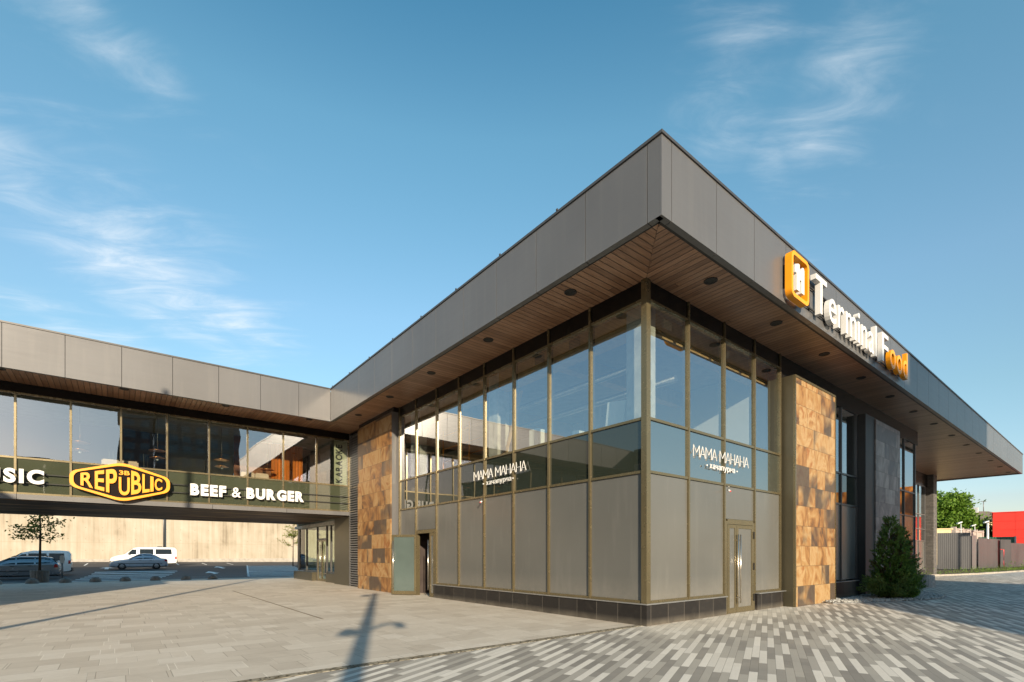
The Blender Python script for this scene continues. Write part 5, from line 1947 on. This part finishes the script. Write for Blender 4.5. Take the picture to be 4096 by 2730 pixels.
def shadow_x(x, y, yb):                # where the ray through (x, y) stood at depth yb
    return x - SX * (y - yb)


xl0 = shadow_x(9.45, -.3, -40); xl = shadow_x(12.7, -1.41, -40); xr = shadow_x(27.0, -1.4, -50)
block('office_tower', 'dark gridded office tower across the street behind the camera', xl, -50, xr, -40, 40, 'facade_dark')
block('fascia_shadow_block', 'lower dark block added left of the unseen office tower to step its shadow edge', xl0, -49.5, xl - .25, -40, 7.0 + 39.5 / -SD.y * math.sin(SUN_EL) - .5, 'facade_dark')  # added block, height set so its shadow stops near the fascia foot
block('apartment_block', 'brick apartment block beside the dark tower behind the camera', xr + 2.6, -92, xr + 26, -72, 19, 'facade_brick')
block('apartment_block', 'low dark block left of the dark tower behind the camera', xl0 - 17, -62, xl0 - .2, -50.5, 13.5, 'facade_dark')
xa = shadow_x(9.2, -.3, -18)
pv = thing('ground_shadow_block', 'low flat roofed pavilion behind the camera on the right', 'building', (4, -22, 0))  # added block, roof edge worked back from the wanted ground shadow
Hh = 5.0; kx = Hh / math.tan(SUN_EL); sh_ = Vector((-SD.x, -SD.y)).normalized() * kx
pA = Vector((3.0, -6.0)) - sh_; pB = Vector((9.4, -.7)) - sh_
dd = (pB - pA).normalized(); nn = Vector((dd.y, -dd.x))
pA2 = pA - dd * 5
mb = MB(); mb.prism([tuple(pA2), tuple(pA2 + nn * 9), tuple(pB + nn * 9), tuple(pB)], -.3, Hh - .3); mb.build('wall', m['facade_pale'], pv)
mb = MB(); mb.prism([tuple(pA2 - dd * .3), tuple(pA2 + nn * 9.3), tuple(pB + nn * 9.3), tuple(pB)], Hh - .3, Hh); mb.build('roof', m['dark_trim'], pv)
lbk = thing('left_block', 'grey two storey block closing the forecourt on the left outside the photo', 'building', (-24, 6, 0))
xb = shadow_x(-9.9, 16.5, -2)
mb = MB(); mb.box(xb - 12, -2, -.3, xb, 14.4, 8.2); mb.build('wall', m['facade_pale'], lbk)
mb = MB(); mb.box(xb - 12.2, -2.2, 8.2, xb + .02, 14.4, 8.4); mb.build('roof', m['dark_trim'], lbk)


def street_lamp(x, y, h, lab, arms, r0=.13):
    l_ = thing('street_lamp', lab, 'street lamp', (x, y, 0), 'street lamps')
    mb = MB(); mb.tube([(x, y, 0), (x, y, h)], [r0, r0 * .6], 12); mb.build('pole', m['lamp_metal'], l_)
    mb = MB(); mb.lathe((x, y, 0), [(r0 * 1.9, 0), (r0 * 1.9, .05), (r0 * 1.15, .4), (r0, .42)], 16); mb.build('base', m['lamp_metal'], l_)
    for (dx, dy, dz, w) in arms:
        mb = MB(); mb.tube([(x, y, h - .5 + dz), (x + dx * .5, y + dy * .5, h - .25 + dz), (x + dx, y + dy, h - .2 + dz)], .05, 8); mb.build('arm', m['lamp_metal'], l_)
        mb = MB(); mb.lathe((x + dx, y + dy, h - .35 + dz), [(.001, -.08), (w, -.04), (w * .8, .12), (.001, .2)], 16); mb.build('lamp_head', m['lamp_metal'], l_)
    return l_


def caster(gx, gy, z):                  # foot point of something at height z whose shadow falls on (gx, gy)
    q = Vector((gx, gy)) + Vector((SD.x, SD.y)).normalized() * (z / math.tan(SUN_EL))
    return q.x, q.y


lx, ly = caster(-4.5, 3.47, 6.0)
street_lamp(lx, ly, 8.6, 'two armed street lamp behind the camera', ((.62, -.25, -2.3, .11), (-.28, .1, -2.5, .18), (-.30, .1, 0, .14)), .17)
lx, ly = caster(-5.4, 15.5, 13.0)
street_lamp(-16.2, -5.6, 13.6, 'tall street lamp outside the photo on the left', ((.9, -.5, 0, .3), (-.9, .5, -.4, .3)), .14)
lx, ly = caster(53.2, 4.6, 5.6)
street_lamp(lx, ly, 9.0, 'street lamp with a round head outside the photo on the right', ((.6, -.2, 0, .6),), .12)

# ------------------------------------------------------------------ planting
def leaves(name, mat, parent, pts, size, up=.3, asp=1.8, rnd=None, outward=None):
    """many small bent leaf faces; pts = list of (pos, dir or None, scale)"""
    mb_v = []; mb_f = []
    for (p, dr, sc_l) in pts:
        p = Vector(p)
        d = Vector((random.gauss(0, 1), random.gauss(0, 1), random.gauss(0, 1) + up))
        if dr is not None:
            d = d.normalized() * .75 + Vector(dr)
        d.normalize()
        n = d.cross(Vector((random.gauss(0, 1), random.gauss(0, 1), random.gauss(0, 1)))).normalized()
        b = n.cross(d)
        L_ = size * sc_l * random.uniform(.7, 1.35); W_ = L_ / asp
        o = len(mb_v)
        mb_v += [tuple(p), tuple(p + d * L_ * .45 + b * W_ * .5 + n * W_ * .12), tuple(p + d * L_), tuple(p + d * L_ * .45 - b * W_ * .5 + n * W_ * .12)]
        mb_f += [(o, o + 1, o + 2), (o, o + 2, o + 3)]
    me = bpy.data.meshes.new(name)
    me.from_pydata(mb_v, [], mb_f)
    me.materials.append(m[mat])
    ob = bpy.data.objects.new(name, me); COL.objects.link(ob)
    if parent is not None:
        ob.parent = parent
        ob.matrix_parent_inverse = Matrix.Translation(-Vector(parent['at']))
    return ob


def clumps(center, radii, n, csize, per, squash=.8, lift=0):
    """leaf points gathered into clumps spread through an ellipsoid"""
    out = []; c = Vector(center); cl = []
    for _ in range(n):
        while True:
            v = Vector((random.uniform(-1, 1), random.uniform(-1, 1), random.uniform(-1, 1)))
            if .35 < v.length < 1: break
        v = v * (random.uniform(.8, 1.08))
        q = c + Vector((v.x * radii[0], v.y * radii[1], v.z * radii[2]))
        cl.append(q)
        s_ = csize * random.uniform(.6, 1.25)
        for _ in range(per):
            w = Vector((random.gauss(0, .5), random.gauss(0, .5), random.gauss(0, .5) * squash)) * s_
            out.append((q + w, (w.normalized() * .6 + Vector((0, 0, -.15))) if w.length > .01 else None, 1))
    return out, cl


def broadleaf(name, lab, x, y, h, cr, mat, n, per, size, group, z0=0, trunk=.22, cz=.62):
    t_ = thing(name, lab, 'tree', (x, y, z0), group)
    pts, cl = clumps((x, y, z0 + h * cz), (cr, cr, h * (1 - cz) * 1.02), n, cr * .28, per)
    mb = MB()
    mb.tube([(x, y, z0 - .1), (x + .05, y, z0 + h * .25), (x - .05, y + .05, z0 + h * .5), (x, y, z0 + h * .8)], [trunk, trunk * .8, trunk * .55, trunk * .2], 9)
    random.shuffle(cl)
    for q in cl[:26]:
        zz = z0 + h * random.uniform(.25, .6)
        mb.tube([(x, y, zz), tuple((Vector((x, y, zz)) + q) / 2 + Vector((0, 0, .15 * cr))), tuple(q)], [trunk * .35, trunk * .2, trunk * .06], 5)
    mb.build('trunk', m['bark'], t_)
    leaves('crown', mat, t_, pts, size)
    return t_


random.seed(11)
broadleaf('tree', 'large round light green tree beyond the cream wall', 95.0, 13.4, 11.2, 4.3, 'tree_leaf', 160, 130, .48, 'trees beyond the fence')
broadleaf('tree', 'small green tree between the cream wall and the red hall', 111.4, 10.9, 8.0, 3.4, 'tree_leaf', 60, 80, .5, 'trees beyond the fence')
broadleaf('tree', 'low green tree just left of the red hall', 118.5, 11.3, 6.6, 3.0, 'tree_leaf', 40, 70, .5, 'trees beyond the fence')


def sapling(lab, x, y, z0, h, spread, group):
    t_ = thing('sapling', lab, 'tree', (x, y, z0), group)
    mb = MB(); mb.tube([(x, y, z0), (x + .03, y, z0 + h * .5), (x, y, z0 + h)], [.06, .045, .015], 8)
    pts = []
    for k in range(20):
        zz = z0 + h * random.uniform(.34, .97); a = random.uniform(0, 6.28); L_ = spread * random.uniform(.45, 1) * (1.15 - .6 * (zz - z0 - h * .42) / (h * .55))
        tip = Vector((x + L_ * math.cos(a), y + L_ * math.sin(a), zz + L_ * random.uniform(.1, .55)))
        mid = (Vector((x, y, zz)) + tip) / 2 + Vector((0, 0, -.08))
        mb.tube([(x, y, zz), tuple(mid), tuple(tip)], [.018, .012, .005], 5)
        for _ in range(44):
            f = random.uniform(.25, 1.05)
            q = Vector((x, y, zz)).lerp(tip, f)
            pts.append((q + Vector((random.gauss(0, .13), random.gauss(0, .13), random.gauss(0, .09))), (math.cos(a) * .4, math.sin(a) * .4, -.25), 1))
    mb.build('trunk', m['bark'], t_)
    leaves('crown', 'sapling_leaf', t_, pts, .15, .0, 1.8)


random.seed(5)
sapling('thin young tree in the slatted planter before the estate car', PLX, PLY, .45, 4.3, 1.2, 'young car park trees')
sapling('thin young tree beside the glass lobby under the bridge', 7.0, 52.7, park_z(7.0, 52.7), 6.0, 1.5, 'young car park trees')

# evergreen bush: two cones of upright sprays, with a spreading juniper at its foot
random.seed(21)
BX, BY = 11.40, -1.28
bs_ = thing('evergreen_bush', 'dense dark green conical evergreen bush growing from the pebble bed', 'bush', (BX, BY, 0), 'evergreens in the pebble bed')


def sprays(cx, cy, h, r, n, base=.08):
    """flat fans of scale leaves standing out from a ragged cone"""
    pts = []
    lumps = [(random.uniform(0, 6.28), random.uniform(.0, .9), random.uniform(.2, .45), random.uniform(-.25, .45)) for _ in range(34)]
    for _ in range(n):
        t_ = random.random() ** 1.25
        prof = r * min(1, .50 + t_ * 2.4) * (1 - t_ ** 1.5) ** .8 + .03
        a = random.uniform(0, 6.28); bulge = 1
        for (la, lz, lw, la_) in lumps:
            da = min(abs(a - la), 6.283 - abs(a - la))
            bulge += la_ * math.exp(-(da / lw) ** 2 - ((t_ - lz) / .08) ** 2)
        rr = prof * bulge * random.uniform(.45, .88)
        o = Vector((cx + rr * math.cos(a), cy + rr * math.sin(a), base + t_ * h))
        out = Vector((math.cos(a), math.sin(a), 0))
        d = (out * random.uniform(.35, .9) + Vector((random.gauss(0, .2), random.gauss(0, .2), random.uniform(.35, 1.0)))).normalized()
        side = d.cross(Vector((random.gauss(0, 1), random.gauss(0, 1), random.gauss(0, .4)))).normalized()
        L_ = random.uniform(.14, .34) * (1.1 - .4 * t_)
        for k in range(13):
            f = (k + .5) / 13; w = math.sin(min(1, f * 1.6 + .12) * math.pi * .5) * (1 - f) * .42 + .04
            for sg_ in (-1, 1):
                q = o + d * L_ * f
                pts.append((q, tuple((side * sg_ * .9 + d * .75) * 1.6), L_ * (w + .10) / .13 * .85))
    return pts


p1 = sprays(BX - .16, BY + .02, 2.5, .62, 560) + sprays(BX + .22, BY - .15, 2.15, .48, 420) + sprays(BX - .08, BY - .25, 1.3, .56, 300)
leaves('foliage', 'thuja_leaf', bs_, p1, .13, .2, 2.3)
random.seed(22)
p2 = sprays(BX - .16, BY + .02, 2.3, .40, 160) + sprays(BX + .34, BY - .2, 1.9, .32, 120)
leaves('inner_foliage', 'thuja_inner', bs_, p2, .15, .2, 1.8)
mb = MB()
for dx in (-.3, .05, .4):
    mb.tube([(BX + dx * .4, BY, 0), (BX + dx, BY, 1.2)], [.05, .02], 7)
mb.build('stem', m['bark'], bs_)
jx, jy = 10.95, -1.25
jn = thing('juniper', 'low spreading olive green juniper at the foot of the tall bush', 'bush', (jx, jy, 0), 'evergreens in the pebble bed')
pts = []; mb = MB()
for k in range(46):
    a = random.uniform(0, 6.28); L_ = random.uniform(.35, .85); rise = random.uniform(.15, .75)
    tip = Vector((jx + L_ * math.cos(a), jy + L_ * math.sin(a) * .8, .1 + L_ * rise))
    mb.tube([(jx, jy, .05), tuple((Vector((jx, jy, .1)) + tip) / 2 + Vector((0, 0, .08))), tuple(tip)], [.018, .012, .004], 5)
    for _ in range(120):
        f = random.uniform(.25, 1.1); q = Vector((jx, jy, .08)).lerp(tip, f)
        pts.append((q + Vector((random.gauss(0, .06), random.gauss(0, .06), random.gauss(0, .05) + .05)), (math.cos(a) * .8, math.sin(a) * .8, .5), .8))
mb.build('stem', m['bark'], jn)
leaves('foliage', 'juniper_leaf', jn, pts, .11, .3, 3.2)

# pebble bed
random.seed(3)
EDGE = [(8.0, -.42), (8.15, -.62), (9.2, -1.15), (10.4, -1.72), (11.7, -2.12), (12.8, -2.3), (14.2, -2.1), (15.6, -1.3), (16.2, -.6)]
g = MB(); g.prism([(8.0, -.33)] + EDGE[1:] + [(16.2, -.3)], .0, .015)
struct(g, 'soil_bed', m['soil'])
ed_ = MB()
for a, b in zip(EDGE[1:-1], EDGE[2:]):
    a = Vector(a); b = Vector(b); n = Vector((-(b - a).y, (b - a).x)).normalized() * .03
    ed_.prism([tuple(a - n), tuple(b - n), tuple(b + n), tuple(a + n)], 0, .022)
struct(ed_, 'bed_edging', m['pole_grey'])


def inside(x, y):
    lim = None
    for a, b in zip(EDGE[:-1], EDGE[1:]):
        if a[0] <= x <= b[0]:
            return y > lerp(a[1], b[1], (x - a[0]) / (b[0] - a[0])) + .05
    return False


ico = bmesh.new(); bmesh.ops.create_icosphere(ico, subdivisions=1, radius=1)
IV = [v.co.copy() for v in ico.verts]; IF = [tuple(v.index for v in f.verts) for f in ico.faces]; ico.free()
g = MB(); cnt = 0
while cnt < 2600:
    x = random.uniform(8.05, 16.1); y = random.uniform(-2.3, -.34)
    if not inside(x, y): continue
    s_ = random.uniform(.025, .06); a = random.uniform(0, 6.28)
    sx_, sy_, sz_ = s_ * random.uniform(.8, 1.4), s_ * random.uniform(.7, 1.1), s_ * random.uniform(.5, .8)
    ca, sa = math.cos(a), math.sin(a); zz = .015 + sz_ * random.uniform(.5, 1.1)
    g.add([(x + (v.x * sx_ * ca - v.y * sy_ * sa), y + (v.x * sx_ * sa + v.y * sy_ * ca), zz + v.z * sz_) for v in IV], IF)
    cnt += 1
o = g.build('pebbles', m['pebble'])
tag(o, 'bed of loose pale grey pebbles along the foot of the facade under the bush', 'gravel', kind='stuff')

# weeds along the fence
random.seed(9)
pts = []
for a, b in zip(KERB[2:-1], KERB[3:]):
    d = Vector((b[0] - a[0], b[1] - a[1])); L_ = d.length; d.normalize(); n = Vector((-d.y, d.x))
    k = 0
    while k < min(L_, 45):
        off = random.uniform(.3, 2.4); hh = random.choice((.08, .12, .2, .35)) * random.uniform(.6, 1.4)
        if random.random() < (.22 if Vector(a).x + d.x * k < 50 else .5):
            p = Vector(a) + d * k + n * off
            if 58 < p.x < 68: hh *= 1.9
            for _ in range(26):
                pts.append(((p.x + random.gauss(0, .3), p.y + random.gauss(0, .25), .03 + random.random() * hh), (0, 0, .8), .5 + hh))
        k += .09
wd = leaves('weeds', 'weed_leaf', None, pts, .12, .8, 3.0)
tag(wd, 'bright green weeds growing between the kerb and the corrugated fence', 'weeds', kind='stuff')

# orange hoarding down the street on the right, mirrored in the far shaded bays
hb = thing('billboard', 'large orange street billboard outside the photo on the right', 'billboard', (78, -16, 0))
mb = MB(); mb.box(78, -24, 2.2, 78.3, -9, 11); mb.build('panel', m['yellow_sign'], hb)
for y in (-22, -11):
    mb = MB(); mb.tube([(78.5, y, 0), (78.5, y, 11)], .2, 10); mb.build('post', m['dark_trim'], hb)
random.seed(4)
t = NT('amber_print')
n_ = t.noise(t.co(), .32, 2, .4, 1.5)
t.bsdf(t.ramp(n_, [(.38, (.10, .03, .008)), (.48, (.55, .17, .015)), (.6, (.75, .32, .05))]), .5, 0, .4)
hb.children[0].data.materials[0] = t.m

# slim dark lamp posts standing in the car park behind the bridge
for (x, y, lab) in ((7.55, 52.6, 'slim dark lamp post beside the young tree by the glass lobby'), (-4.0, 67.6, 'slim dark lamp post against the concrete wall behind the white van')):
    lp = thing('lamp_post', lab, 'lamp post', (x, y, park_z(x, y)), 'slim car park lamp posts')
    z0_ = park_z(x, y)
    mb = MB(); mb.tube([(x, y, z0_), (x, y, 9.5)], .085, 10); mb.build('pole', m['lamp_metal'], lp)
    mb = MB(); mb.box(x - .12, y - .7, 9.4, x + .12, y + .1, 9.52); mb.build('lamp_head', m['lamp_metal'], lp)
